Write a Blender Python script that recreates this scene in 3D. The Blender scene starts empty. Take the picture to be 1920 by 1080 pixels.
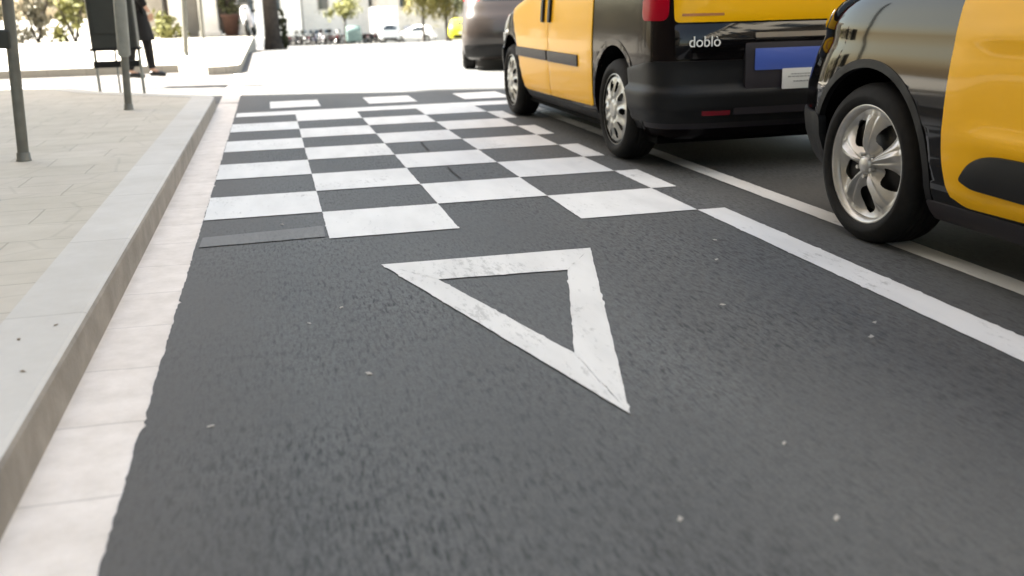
import bpy, bmesh, math, random
import numpy as np
from mathutils import Vector, Matrix
random.seed(7)
R = math.radians
SC = bpy.context.scene
COL = SC.collection

# ------------------------------------------------------------------ camera, world, sun, exposure
cam_data = bpy.data.cameras.new('camera')
cam_data.sensor_width = 36.0
cam_data.lens = 33.28
cam_data.clip_start = 0.05
cam_data.clip_end = 2000
cam_data.dof.use_dof = True
cam_data.dof.focus_distance = 4.0
cam_data.dof.aperture_fstop = 2.2
cam = bpy.data.objects.new('camera', cam_data)
COL.objects.link(cam)
YAW, PIT, ROL = .2366, .2926, -.0248
fv = Vector((math.sin(YAW)*math.cos(PIT), math.cos(YAW)*math.cos(PIT), -math.sin(PIT)))
rv = Vector((math.cos(YAW), -math.sin(YAW), 0)); uv_ = rv.cross(fv)
c_, s_ = math.cos(ROL), math.sin(ROL)
r2 = c_*rv + s_*uv_; u2 = -s_*rv + c_*uv_
m = Matrix((r2, u2, -fv)).transposed().to_4x4(); m.translation = (0, 0, 1.0)
cam.matrix_world = m
SC.camera = cam

SUN_AZ, SUN_EL = 286.7, 50.0            # degrees clockwise from +Y, above the horizon
world = bpy.data.worlds.new('World'); SC.world = world; world.use_nodes = True
wn = world.node_tree; wn.nodes.clear()
wo = wn.nodes.new('ShaderNodeOutputWorld'); bg = wn.nodes.new('ShaderNodeBackground')
sky = wn.nodes.new('ShaderNodeTexSky'); sky.sky_type = 'NISHITA'; sky.sun_disc = False
sky.sun_elevation = R(SUN_EL); sky.sun_rotation = R(SUN_AZ); sky.dust_density = 2.5; sky.air_density = 1.0; sky.ozone_density = .6
bg.inputs['Strength'].default_value = .055
tint = wn.nodes.new('ShaderNodeMix'); tint.data_type = 'RGBA'; tint.blend_type = 'MULTIPLY'; tint.inputs[0].default_value = 1
tint.inputs[7].default_value = (1.16, 1.03, .82, 1)          # a hazy, paler city sky
wn.links.new(sky.outputs[0], tint.inputs[6]); wn.links.new(tint.outputs[2], bg.inputs[0]); wn.links.new(bg.outputs[0], wo.inputs[0])
sd = bpy.data.lights.new('sun', 'SUN'); sd.energy = 5.0; sd.angle = R(.5); sd.color = (1, .955, .87)
sun = bpy.data.objects.new('sun', sd); COL.objects.link(sun)
sdir = Vector((math.sin(R(SUN_AZ))*math.cos(R(SUN_EL)), math.cos(R(SUN_AZ))*math.cos(R(SUN_EL)), math.sin(R(SUN_EL))))
sun.rotation_euler = sdir.to_track_quat('Z', 'Y').to_euler()
sun.location = (20, -5, 40)
SC.view_settings.view_transform = 'Standard'; SC.view_settings.look = 'None'
SC.view_settings.gamma = 1; SC.view_settings.exposure = 3.45

# ------------------------------------------------------------------ materials
def mat(name, col, rough=.7, metal=0, coat=0, spec=.5, noise=0, nscale=8, bump=0, bscale=200, detail=5, ramp=(.35, .65), col2=None, emit=None, emis=0, flake=0):
    m = bpy.data.materials.new(name); m.use_nodes = True
    nt = m.node_tree; b = nt.nodes['Principled BSDF']
    b.inputs['Base Color'].default_value = (*col, 1)
    b.inputs['Roughness'].default_value = rough; b.inputs['Metallic'].default_value = metal
    b.inputs['Coat Weight'].default_value = coat; b.inputs['Coat Roughness'].default_value = .04
    b.inputs['Specular IOR Level'].default_value = spec
    tc = nt.nodes.new('ShaderNodeTexCoord')
    if noise or col2:
        n = nt.nodes.new('ShaderNodeTexNoise'); n.inputs['Scale'].default_value = nscale; n.inputs['Detail'].default_value = detail
        nt.links.new(tc.outputs['Object'], n.inputs['Vector'])
        r = nt.nodes.new('ShaderNodeValToRGB')
        r.color_ramp.elements[0].position = ramp[0]; r.color_ramp.elements[1].position = ramp[1]
        c2 = col2 or tuple(min(1, x*(1+noise)) for x in col)
        c1 = col if col2 else tuple(x*(1-noise) for x in col)
        r.color_ramp.elements[0].color = (*c1, 1); r.color_ramp.elements[1].color = (*c2, 1)
        nt.links.new(n.outputs['Fac'], r.inputs[0]); nt.links.new(r.outputs[0], b.inputs['Base Color'])
    if bump:
        n2 = nt.nodes.new('ShaderNodeTexNoise'); n2.inputs['Scale'].default_value = bscale; n2.inputs['Detail'].default_value = 4
        nt.links.new(tc.outputs['Object'], n2.inputs['Vector'])
        bp = nt.nodes.new('ShaderNodeBump'); bp.inputs['Strength'].default_value = bump; bp.inputs['Distance'].default_value = .01
        nt.links.new(n2.outputs['Fac'], bp.inputs['Height']); nt.links.new(bp.outputs[0], b.inputs['Normal'])
    return m

def N(nt, t, **kw):
    n = nt.nodes.new(t)
    for k, v in kw.items():
        if k.startswith('i_'): n.inputs[k[2:].replace('_', ' ')].default_value = v
        else: setattr(n, k, v)
    return n

def asphalt_mat(name='asphalt', paint=None):
    """Asphalt with aggregate; with paint: worn road paint over the same asphalt."""
    m = bpy.data.materials.new(name); m.use_nodes = True; nt = m.node_tree; L = nt.links.new
    b = nt.nodes['Principled BSDF']
    tc = N(nt, 'ShaderNodeTexCoord')
    mp = N(nt, 'ShaderNodeMapping'); mp.inputs['Scale'].default_value = (1.0, .28, 1)
    L(tc.outputs['Object'], mp.inputs['Vector'])
    big = N(nt, 'ShaderNodeTexNoise', i_Scale=1.1, i_Detail=4.0); L(mp.outputs[0], big.inputs['Vector'])
    mid = N(nt, 'ShaderNodeTexNoise', i_Scale=75.0, i_Detail=6.0, i_Roughness=.75); L(mp.outputs[0], mid.inputs['Vector'])
    fine = N(nt, 'ShaderNodeTexVoronoi', i_Scale=150.0); L(tc.outputs['Object'], fine.inputs['Vector'])
    r1 = N(nt, 'ShaderNodeValToRGB'); r1.color_ramp.elements[0].color = (.064, .0645, .064, 1); r1.color_ramp.elements[1].color = (.092, .094, .0935, 1)
    r1.color_ramp.elements[0].position = .35; r1.color_ramp.elements[1].position = .68
    L(big.outputs['Fac'], r1.inputs[0])
    r2_ = N(nt, 'ShaderNodeValToRGB'); r2_.color_ramp.elements[0].color = (.40, .40, .40, 1); r2_.color_ramp.elements[1].color = (1.24, 1.24, 1.24, 1)
    r2_.color_ramp.elements[0].position = .34; r2_.color_ramp.elements[1].position = .56
    L(mid.outputs['Fac'], r2_.inputs[0])
    # the coarse dark grain is stronger in patches
    pat = N(nt, 'ShaderNodeTexNoise', i_Scale=.9, i_Detail=3.0); L(tc.outputs['Object'], pat.inputs['Vector'])
    rp = N(nt, 'ShaderNodeMapRange'); rp.inputs['From Min'].default_value = .4; rp.inputs['From Max'].default_value = .62
    rp.inputs['To Min'].default_value = .30; rp.inputs['To Max'].default_value = 1.0; L(pat.outputs['Fac'], rp.inputs['Value'])
    mx = N(nt, 'ShaderNodeMix', data_type='RGBA', blend_type='MULTIPLY')
    L(rp.outputs[0], mx.inputs[0]); L(r1.outputs[0], mx.inputs[6]); L(r2_.outputs[0], mx.inputs[7])
    mv = N(nt, 'ShaderNodeMix', data_type='RGBA', blend_type='MULTIPLY'); mv.inputs[0].default_value = .4
    rv2 = N(nt, 'ShaderNodeValToRGB'); rv2.color_ramp.elements[0].color = (.7, .7, .7, 1); rv2.color_ramp.elements[1].color = (1.35, 1.35, 1.35, 1)
    L(fine.outputs['Color'], rv2.inputs[0]); L(mx.outputs[2], mv.inputs[6]); L(rv2.outputs[0], mv.inputs[7])
    ms = N(nt, 'ShaderNodeMapping'); ms.inputs['Scale'].default_value = (1.0, .17, 1); L(tc.outputs['Object'], ms.inputs['Vector'])
    sp = N(nt, 'ShaderNodeTexNoise', i_Scale=90.0, i_Detail=4.0); L(ms.outputs[0], sp.inputs['Vector'])
    sr = N(nt, 'ShaderNodeMapRange'); sr.inputs['From Min'].default_value = .54; sr.inputs['From Max'].default_value = .66; sr.inputs['To Max'].default_value = .95
    L(sp.outputs['Fac'], sr.inputs['Value'])
    sm = N(nt, 'ShaderNodeMath', operation='MULTIPLY'); L(sr.outputs[0], sm.inputs[0]); L(rp.outputs[0], sm.inputs[1])
    mk = N(nt, 'ShaderNodeMix', data_type='RGBA'); L(sm.outputs[0], mk.inputs[0]); L(mv.outputs[2], mk.inputs[6]); mk.inputs[7].default_value = (.018, .020, .020, 1)
    sx = N(nt, 'ShaderNodeSeparateXYZ'); L(tc.outputs['Object'], sx.inputs[0])
    dn = N(nt, 'ShaderNodeMath', operation='MULTIPLY_ADD'); L(pat.outputs['Fac'], dn.inputs[0]); dn.inputs[1].default_value = .5; L(sx.outputs[0], dn.inputs[2])
    dr = N(nt, 'ShaderNodeMapRange'); dr.inputs['From Min'].default_value = -.12; dr.inputs['From Max'].default_value = .25; dr.inputs['To Min'].default_value = .55; dr.inputs['To Max'].default_value = 0
    L(dn.outputs[0], dr.inputs['Value'])
    md_ = N(nt, 'ShaderNodeMix', data_type='RGBA'); L(dr.outputs[0], md_.inputs[0]); L(mk.outputs[2], md_.inputs[6]); md_.inputs[7].default_value = (.088, .078, .070, 1)
    out = md_.outputs[2]
    if paint:
        w = N(nt, 'ShaderNodeTexNoise', i_Scale=42.0, i_Detail=12.0, i_Roughness=.8); L(mp.outputs[0], w.inputs['Vector'])
        w2 = N(nt, 'ShaderNodeTexNoise', i_Scale=2.2, i_Detail=3.0); L(tc.outputs['Object'], w2.inputs['Vector'])
        ad = N(nt, 'ShaderNodeMath', operation='MULTIPLY_ADD'); L(w2.outputs['Fac'], ad.inputs[0]); ad.inputs[1].default_value = .45; L(w.outputs['Fac'], ad.inputs[2])
        mr = N(nt, 'ShaderNodeMapRange'); mr.inputs['From Min'].default_value = paint[1]; mr.inputs['From Max'].default_value = paint[1]+.09
        mr.inputs['To Min'].default_value = paint[2]; mr.inputs['To Max'].default_value = paint[3] if len(paint) > 3 else 0.97
        L(ad.outputs[0], mr.inputs['Value'])
        pm = N(nt, 'ShaderNodeMix', data_type='RGBA'); L(mr.outputs[0], pm.inputs[0]); L(out, pm.inputs[6])
        # faint grime on the paint
        g = N(nt, 'ShaderNodeTexNoise', i_Scale=7.0, i_Detail=6.0); L(mp.outputs[0], g.inputs['Vector'])
        gr = N(nt, 'ShaderNodeValToRGB'); gr.color_ramp.elements[0].position = .3; gr.color_ramp.elements[1].position = .6
        gr.color_ramp.elements[0].color = (*[c*.88 for c in paint[0]], 1); gr.color_ramp.elements[1].color = (*paint[0], 1)
        L(g.outputs['Fac'], gr.inputs[0]); L(gr.outputs[0], pm.inputs[7])
        out = pm.outputs[2]
    L(out, b.inputs['Base Color'])
    b.inputs['Roughness'].default_value = .72; b.inputs['Specular IOR Level'].default_value = .4
    bp = N(nt, 'ShaderNodeBump', i_Strength=.16 if not paint else .10, i_Distance=.005)
    L(mid.outputs['Fac'], bp.inputs['Height']); L(bp.outputs[0], b.inputs['Normal'])
    return m

def brick_mat(name, c1, c2, cm, bw, bh, mortar=.006, rot=0, off=.5, noise=.12, rough=.85, nscale=3.0):
    m = bpy.data.materials.new(name); m.use_nodes = True; nt = m.node_tree; L = nt.links.new
    b = nt.nodes['Principled BSDF']; tc = N(nt, 'ShaderNodeTexCoord')
    mp = N(nt, 'ShaderNodeMapping'); mp.inputs['Rotation'].default_value = (0, 0, rot)
    nz = N(nt, 'ShaderNodeTexNoise', i_Scale=5.0, i_Detail=3.0); L(tc.outputs['Object'], nz.inputs['Vector'])
    vm = N(nt, 'ShaderNodeVectorMath', operation='MULTIPLY_ADD'); L(nz.outputs['Color'], vm.inputs[0]); vm.inputs[1].default_value = (.02, .02, 0); L(tc.outputs['Object'], vm.inputs[2])
    L(vm.outputs[0], mp.inputs['Vector'])
    br = N(nt, 'ShaderNodeTexBrick'); br.offset = off
    br.inputs['Color1'].default_value = (*c1, 1); br.inputs['Color2'].default_value = (*c2, 1); br.inputs['Mortar'].default_value = (*cm, 1)
    br.inputs['Scale'].default_value = 1; br.inputs['Brick Width'].default_value = bw; br.inputs['Row Height'].default_value = bh
    br.inputs['Mortar Size'].default_value = mortar; br.inputs['Mortar Smooth'].default_value = .4; br.inputs['Bias'].default_value = 0
    L(mp.outputs[0], br.inputs['Vector'])
    n = N(nt, 'ShaderNodeTexNoise', i_Scale=nscale, i_Detail=8.0, i_Roughness=.65); L(tc.outputs['Object'], n.inputs['Vector'])
    r = N(nt, 'ShaderNodeValToRGB'); r.color_ramp.elements[0].position = .3; r.color_ramp.elements[1].position = .7
    a = 1-noise; c = 1+noise
    r.color_ramp.elements[0].color = (a, a*.985, a*.96, 1); r.color_ramp.elements[1].color = (c, c, c, 1)
    L(n.outputs['Fac'], r.inputs[0])
    mx = N(nt, 'ShaderNodeMix', data_type='RGBA', blend_type='MULTIPLY'); mx.inputs[0].default_value = 1
    L(br.outputs['Color'], mx.inputs[6]); L(r.outputs[0], mx.inputs[7]); L(mx.outputs[2], b.inputs['Base Color'])
    b.inputs['Roughness'].default_value = rough; b.inputs['Specular IOR Level'].default_value = .3
    bp = N(nt, 'ShaderNodeBump', i_Strength=.4, i_Distance=.004); L(br.outputs['Fac'], bp.inputs['Height']); bp.invert = True
    n3 = N(nt, 'ShaderNodeTexNoise', i_Scale=120.0, i_Detail=4.0); L(tc.outputs['Object'], n3.inputs['Vector'])
    bp2 = N(nt, 'ShaderNodeBump', i_Strength=.15, i_Distance=.003); L(n3.outputs['Fac'], bp2.inputs['Height']); L(bp.outputs[0], bp2.inputs['Normal'])
    L(bp2.outputs[0], b.inputs['Normal'])
    return m

M = {}
M['asphalt'] = asphalt_mat('asphalt')
M['paint'] = asphalt_mat('road_paint', paint=((.70, .70, .69), .545, .60, .97))
M['paint_worn'] = asphalt_mat('road_paint_worn', paint=((.66, .655, .64), .575, .62, .94))
M['paint_faded'] = asphalt_mat('road_paint_faded', paint=((.22, .22, .215), .54, .05, .5))
M['earth'] = mat('ground_paving', (.22, .21, .19), .9, noise=.12, nscale=.4)
def paver_mat():
    m = brick_mat('pavement_pavers', (.46, .43, .37), (.49, .455, .40), (.375, .35, .30), .54, .34, mortar=.006, noise=.09)
    nt = m.node_tree; L = nt.links.new; b = nt.nodes['Principled BSDF']; src = b.inputs['Base Color'].links[0].from_socket
    tc = N(nt, 'ShaderNodeTexCoord'); mp = N(nt, 'ShaderNodeMapping'); mp.inputs['Scale'].default_value = (.62, 1, 1); L(tc.outputs['Object'], mp.inputs['Vector'])
    v = N(nt, 'ShaderNodeTexVoronoi', feature='DISTANCE_TO_EDGE', i_Scale=3.6, i_Randomness=.55); L(mp.outputs[0], v.inputs['Vector'])
    r = N(nt, 'ShaderNodeMapRange'); r.inputs['From Min'].default_value = .008; r.inputs['From Max'].default_value = .03; r.inputs['To Min'].default_value = .91; L(v.outputs['Distance'], r.inputs['Value'])
    mx = N(nt, 'ShaderNodeMix', data_type='RGBA', blend_type='MULTIPLY'); mx.inputs[0].default_value = 1; L(src, mx.inputs[6]); L(r.outputs[0], mx.inputs[7]); L(mx.outputs[2], b.inputs['Base Color'])
    return m
M['paver'] = paver_mat()
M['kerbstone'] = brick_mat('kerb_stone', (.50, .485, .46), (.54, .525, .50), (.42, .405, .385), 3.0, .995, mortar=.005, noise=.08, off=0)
M['kerbface'] = mat('shade_toned_kerb_face', (.27, .245, .215), .9, noise=.16, nscale=7, bump=.3, bscale=60)  # kerb stone again, darker: the upright side's shade is put into the colour
M['gutter'] = brick_mat('gutter_slabs', (.66, .61, .57), (.70, .65, .61), (.55, .51, .48), 2.0, .4, mortar=.005, noise=.11, nscale=9.0, off=0)
M['plaza'] = brick_mat('plaza_slabs', (.30, .285, .25), (.33, .31, .275), (.23, .215, .19), .6, .4, noise=.06)
M['yellow'] = mat('yellow_taxi_paint', (.86, .45, .001), .36, coat=.16, spec=.15)
M['black'] = mat('black_taxi_paint', (.004, .0032, .0034), .07, coat=.42, spec=.15)
M['blackdull'] = mat('dusty_black_van_paint', (.006, .0038, .0040), .20, coat=.09, spec=.05)
M['black2'] = mat('dark_brown_black_paint', (.022, .017, .015), .28, coat=.4)
M['plastic'] = mat('black_bumper_plastic', (.006, .006, .0065), .5, spec=.25, bump=.12, bscale=900)
M['plasticg'] = mat('grey_trim_plastic', (.028, .024, .028), .5, spec=.3, bump=.1, bscale=900)
M['liner'] = mat('wheel_arch_liner', (.002, .002, .002), .95, spec=.1)
M['glass'] = mat('dark_car_glass', (.012, .016, .018), .05, coat=1.0, spec=.6)
M['rubber'] = mat('tyre_rubber', (.0095, .0088, .0082), .8, spec=.25, noise=.25, nscale=30, bump=.15, bscale=300)
M['alloy'] = mat('silver_wheel_paint', (.46, .45, .43), .36, metal=.55, noise=.08, nscale=20)
M['cover'] = mat('silver_wheel_cover', (.40, .40, .38), .36, metal=.45, noise=.12, nscale=25)
M['chrome'] = mat('chrome', (.75, .75, .74), .18, metal=1)
M['crease'] = mat('orange_brown_emblem', (.42, .16, .03), .4)
M['beige'] = mat('beige_metal_strip', (.30, .26, .21), .4, metal=.5)
M['brake'] = mat('brake_metal', (.04, .038, .036), .6, metal=.5)
M['red'] = mat('red_lamp_lens', (.34, .0, .012), .3, coat=.08, spec=.1)
M['reflector'] = mat('dark_red_reflector', (.16, .004, .012), .2, coat=.6)
M['orange'] = mat('orange_lamp_lens', (.6, .2, .03), .15, coat=1)
M['lens'] = mat('clear_headlamp', (.05, .075, .075), .12, coat=1.0, spec=.8)
M['blueplate'] = mat('blue_plate', (.07, .125, .46), .3, coat=.5)
M['white'] = mat('white_enamel', (.78, .78, .76), .4)
M['platemark'] = mat('pale_blue_plate_character', (.14, .20, .55), .4)
M['sticker'] = mat('off_white_label', (.70, .70, .66), .5)
M['ink'] = mat('dark_ink', (.04, .04, .05), .6)
M['ink2'] = mat('faded_print', (.30, .30, .28), .6)
M['post'] = mat('grey_green_post_paint', (.11, .11, .095), .5, noise=.15, nscale=12)
M['postl'] = mat('pale_grey_post_paint', (.24, .25, .23), .5, noise=.1, nscale=12)
M['cabinet'] = mat('dark_cabinet_paint', (.016, .018, .015), .45, noise=.2, nscale=6)
M['cloth'] = mat('black_cloth', (.006, .005, .005), .9, bump=.3, bscale=60)
M['coat'] = mat('charcoal_cloth', (.004, .0035, .0035), .95, bump=.3, bscale=50)
M['skin'] = mat('skin', (.50, .30, .21), .55)
M['hair'] = mat('dark_hair', (.02, .014, .01), .7)
M['leather'] = mat('black_shoe_leather', (.006, .005, .005), .35)
M['bark'] = mat('tree_bark', (.040, .032, .026), .95, noise=.35, nscale=6, bump=.6, bscale=20)
M['stone'] = mat('cream_building_stone', (.60, .56, .49), .85, noise=.08, nscale=1.5)
M['stonew'] = mat('white_column_stone', (.80, .78, .74), .8, noise=.05, nscale=3)
M['stoneg'] = mat('grey_stone', (.32, .30, .27), .85, noise=.1, nscale=2)
M['stoneb'] = mat('ochre_building_render', (.55, .46, .34), .9, noise=.1, nscale=.8)
M['pane'] = mat('window_glass', (.05, .065, .075), .08, coat=.5)
M['shutter'] = mat('brown_shutter', (.12, .09, .07), .7)
M['door'] = mat('dark_door', (.07, .055, .045), .6)
M['silver'] = mat('silver_car_paint', (.42, .42, .43), .3, metal=.6, coat=1)
M['whitecar'] = mat('white_car_paint', (.76, .76, .75), .3, coat=1)
M['lime'] = mat('bright_yellow_paint', (.85, .78, .01), .35, coat=.8)
M['greengrey'] = mat('grey_green_container', (.10, .15, .14), .5, noise=.1, nscale=4)
M['terracotta'] = mat('dark_terracotta', (.10, .052, .038), .85, noise=.1, nscale=8)
M['motodark'] = mat('dark_scooter_paint', (.012, .010, .010), .35, coat=.8)
M['motored'] = mat('maroon_scooter_paint', (.04, .014, .014), .35, coat=.8)
M['motoblue'] = mat('slate_blue_scooter_paint', (.08, .09, .13), .35, coat=.8)
M['motowhite'] = mat('white_scooter_paint', (.65, .63, .66), .35, coat=.8)
M['leafpale'] = mat('pale_petal', (.36, .34, .31), .8)

def leaf_mat(name, a, b_):
    m = mat(name, a, .65, col2=b_, nscale=1.6, detail=3, ramp=(.3, .7))
    m.node_tree.nodes['Principled BSDF'].inputs['Specular IOR Level'].default_value = .3
    return m
M['leafolive'] = leaf_mat('olive_leaves', (.10, .085, .02), (.20, .18, .05))
M['leafgreen'] = leaf_mat('green_leaves', (.10, .105, .03), (.24, .235, .08))
M['leafdark'] = leaf_mat('dark_leaves', (.035, .042, .018), (.08, .08, .035))
M['leafgrey'] = leaf_mat('grey_green_leaves', (.10, .095, .07), (.26, .24, .17))

# ------------------------------------------------------------------ helpers
def link(o, parent=None):
    COL.objects.link(o)
    if parent is not None: o.parent = parent
    return o

def tag(o, label=None, cat=None, group=None, kind=None):
    if label: o['label'] = label
    if cat: o['category'] = cat
    if group: o['group'] = group
    if kind: o['kind'] = kind
    return o

def empty(name, loc=(0, 0, 0), rz=0, label=None, cat=None, group=None):
    o = bpy.data.objects.new(name, None); o.empty_display_size = .2
    o.location = loc; o.rotation_euler = (0, 0, rz)
    link(o); return tag(o, label, cat, group)

def children(o): return [c for c in bpy.data.objects if c.parent == o]
def copy_tree(o, parent=None):
    c = o.copy(); COL.objects.link(c); c.parent = parent
    for ch in children(o):
        copy_tree(ch, c)
    return c

class MB:
    """collects simple shapes; build() links them as one mesh object"""
    def __init__(s): s.v = []; s.f = []; s.mi = []; s.sm = []
    def add(s, verts, faces, mi=0, smooth=False):
        n = len(s.v); s.v += [tuple(v) for v in verts]; s.f += [tuple(i+n for i in f) for f in faces]
        s.mi += [mi]*len(faces); s.sm += [smooth]*len(faces)
    def box(s, c, d, rz=0, bev=0, mi=0, rot=None):
        hx, hy, hz = d[0]/2, d[1]/2, d[2]/2
        bm = bmesh.new(); bmesh.ops.create_cube(bm, size=1)
        for v in bm.verts: v.co = Vector((v.co.x*d[0], v.co.y*d[1], v.co.z*d[2]))
        if bev: bmesh.ops.bevel(bm, geom=bm.edges[:], offset=bev, segments=2, affect='EDGES', profile=.5)
        mt = Matrix.Translation(c) @ (rot.to_4x4() if rot else Matrix.Rotation(rz, 4, 'Z'))
        bm.verts.ensure_lookup_table()
        vs = [mt @ v.co for v in bm.verts]; fs = [[v.index for v in f.verts] for f in bm.faces]
        bm.verts.index_update(); s.add(vs, [[v.index for v in f.verts] for f in bm.faces], mi); bm.free()
    def tube(s, pts, r, n=10, mi=0, caps=True, smooth=True):
        pts = [Vector(p) for p in pts]; rs = r if isinstance(r, (list, tuple)) else [r]*len(pts)
        vs = []; fs = []
        for i, p in enumerate(pts):
            d = (pts[min(i+1, len(pts)-1)] - pts[max(i-1, 0)]).normalized()
            a = Vector((0, 0, 1)) if abs(d.z) < .9 else Vector((0, 1, 0))
            x = d.cross(a).normalized(); y = d.cross(x)
            for k in range(n):
                t = 2*math.pi*k/n; vs.append(p + x*math.cos(t)*rs[i] + y*math.sin(t)*rs[i])
        for i in range(len(pts)-1):
            for k in range(n):
                fs.append((i*n+k, i*n+(k+1) % n, (i+1)*n+(k+1) % n, (i+1)*n+k))
        s.add(vs, fs, mi, smooth)
        if caps:
            s.add(vs[:n], [tuple(range(n))[::-1]], mi); s.add(vs[-n:], [tuple(range(n))], mi)
    def lathe(s, prof, axis='X', c=(0, 0, 0), n=48, mi=0, smooth=True, sgn=1):
        """prof: list of (radius, along-axis)"""
        vs = []; fs = []; c = Vector(c)
        for (r, a) in prof:
            for k in range(n):
                t = 2*math.pi*k/n
                if axis == 'X': vs.append(c + Vector((a*sgn, r*math.cos(t), r*math.sin(t))))
                else: vs.append(c + Vector((r*math.cos(t), r*math.sin(t), a)))
        for i in range(len(prof)-1):
            for k in range(n): fs.append((i*n+k, i*n+(k+1) % n, (i+1)*n+(k+1) % n, (i+1)*n+k))
        s.add(vs, fs, mi, smooth)
    def build(s, name, mats, parent=None, recalc=True):
        me = bpy.data.meshes.new(name); me.from_pydata(s.v, [], s.f)
        for mm in (mats if isinstance(mats, (list, tuple)) else [mats]): me.materials.append(mm)
        me.polygons.foreach_set('material_index', s.mi); me.polygons.foreach_set('use_smooth', s.sm)
        if recalc:
            bm = bmesh.new(); bm.from_mesh(me); bmesh.ops.recalc_face_normals(bm, faces=bm.faces[:]); bm.to_mesh(me); bm.free()
        me.update(); o = bpy.data.objects.new(name, me); return link(o, parent)

def sheet(name, polys, z, m, kind='structure', label=None, cell=None):
    mb = MB()
    rnd = random.Random(len(name)*7+len(polys))
    def rag(p):                                    # slightly ragged paint edges
        out = []
        for i, a in enumerate(p):
            b = p[(i+1) % len(p)]; L_ = math.hypot(b[0]-a[0], b[1]-a[1]); k = max(1, int(L_/.022)); w = 0
            nx_, ny_ = -(b[1]-a[1])/L_, (b[0]-a[0])/L_
            for q in range(k):
                w = .6*w+rnd.uniform(-.0013, .0013); g = -rnd.uniform(.002, .006) if rnd.random() < .06 else 0
                d = -(w+g) if 0 < q else 0
                out.append((a[0]+(b[0]-a[0])*q/k-nx_*d*(1 if area(p) > 0 else -1), a[1]+(b[1]-a[1])*q/k-ny_*d*(1 if area(p) > 0 else -1)))
        return out
    def area(p): return sum(a[0]*b[1]-b[0]*a[1] for a, b in zip(p, p[1:]+p[:1]))
    for p in polys:
        if max(abs(c[1]) for c in p) > 8.9 and min(c[1] for c in p) < 0: p = [(p[0][0], -9), (p[1][0], -9), (p[2][0], -.5), (p[3][0], -.5)], [(p[3][0], -.5), (p[2][0], -.5), p[2], p[3]]
        else: p = (p,)
        for pp in p[:-1]: mb.add([(x, y, z) for x, y in pp], [tuple(range(len(pp)))])
        p = rag(p[-1])
        mb.add([(x, y, z) for x, y in p], [tuple(range(len(p)))])
    o = mb.build(name, m, recalc=False)
    for poly in o.data.polygons:
        if poly.normal.z < 0: poly.flip()
    tag(o, label, None, None, kind); return o

# ------------------------------------------------------------------ the ground: near part level, then falling away down the street
def gz(y):
    if y < 24: return 0.0
    if y > 130: y = 130
    return -.0343*(y-24)
xs = [-400, -120, -60, -30, -14, -6, -1, 4, 10, 20, 40, 80, 160, 400]
ys = [-200, -60, -20, 0, 8, 14, 20, 24, 28, 34, 40, 50, 60, 75, 90, 105, 130, 200, 500, 900]
mb = MB(); vs = [(x, y, gz(y)-.008) for y in ys for x in xs]; nx = len(xs)
mb.add(vs, [(j*nx+i, j*nx+i+1, (j+1)*nx+i+1, (j+1)*nx+i) for j in range(len(ys)-1) for i in range(nx-1)])
tag(mb.build('ground', M['earth']), kind='structure')
# carriageway with a ragged left edge that laps over the gutter
ry = [-12+.1*i for i in range(120)] + [.022*i for i in range(int(11.2/.022))] + [11.2, 11.6, 12, 16, 20, 24, 28, 34, 40, 50, 60, 75, 90, 105, 112]
mb = MB(); vs = []; wob = 0
for y in ry:
    wob = .70*wob + random.uniform(-.0014, .0014)
    xl = -.402 + wob + random.uniform(-.0022, .0022) + (random.random() < .05)*random.uniform(.004, .012) if y < 11.2 else (-.42 if y < 11.5 else -10)
    vs += [(xl, y, gz(y)), (1.9, y, gz(y)), (9.0 if y < 11.5 else 16, y, gz(y))]
mb.add(vs, [(i*3+k, i*3+k+1, i*3+k+4, i*3+k+3) for i in range(len(ry)-1) for k in range(2)])
tag(mb.build('road', M['asphalt']), kind='structure')
# painted markings
X0, S, Y0, T = .1794, .5957, 4.228, .597
cheq = []
for j in range(9):
    ya, yb = Y0+j*T, Y0+(j+1)*T
    for i in range(4):
        white = (i + j) % 2 == 1
        if white:
            xa = -.398 if i == 0 else X0+(i-1)*S
            cheq.append([(xa, ya), (X0+i*S, ya), (X0+i*S, yb), (xa, yb)])
    if j % 2 == 1: cheq.append([(X0+3*S, ya), (X0+3*S+.15, ya), (X0+3*S+.15, yb), (X0+3*S, yb)])
sheet('road_marking_checkerboard', cheq, .004, M['paint'], label='white and grey checkerboard painted across the taxi lane')
sheet('road_marking_faded_patch', [[(-.385, 4.25), (.165, 4.27), (.168, 4.50), (-.1, 4.47), (-.38, 4.44)]], .004, M['paint_faded'], label='faded grey paint patch beside the gutter at the front of the checkerboard')
sheet('road_marking_cross_line', [[(-.385, 9.601), (5.4, 9.601), (5.4, 9.98), (-.385, 9.98)]], .0041, M['paint'], label='solid white line across the road at the far end of the checkerboard')
sheet('road_marking_dashes', [[(x, 10.32), (x+.52, 10.32), (x+.52, 11.08), (x, 11.08)] for x in (-.06, .97, 2.01, 3.05, 4.09)], .004, M['paint'], label='row of white dashes beyond the checkerboard')
sheet('road_marking_lane_line', [[(1.967, -9), (2.112, -9), (2.112, 4.222), (1.967, 4.222)]], .004, M['paint'], label='broad white lane line running up to the checkerboard')
sheet('road_marking_bay_line', [[(2.415, -9), (2.53, -9), (2.53, 9.3), (2.415, 9.3)]], .004, M['paint_worn'], label='thinner white line the taxis are parked on')
sheet('road_marking_far_bay_line', [[(4.02, -9), (4.14, -9), (4.14, 9.3), (4.02, 9.3)]], .004, M['paint_worn'], label='white line along the far side of the taxi bay')
O_ = [(.353, 3.700), (1.231, 3.680), (.794, 2.058)]; I_ = [(.537, 3.415), (1.040, 3.385), (.790, 2.51)]
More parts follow.
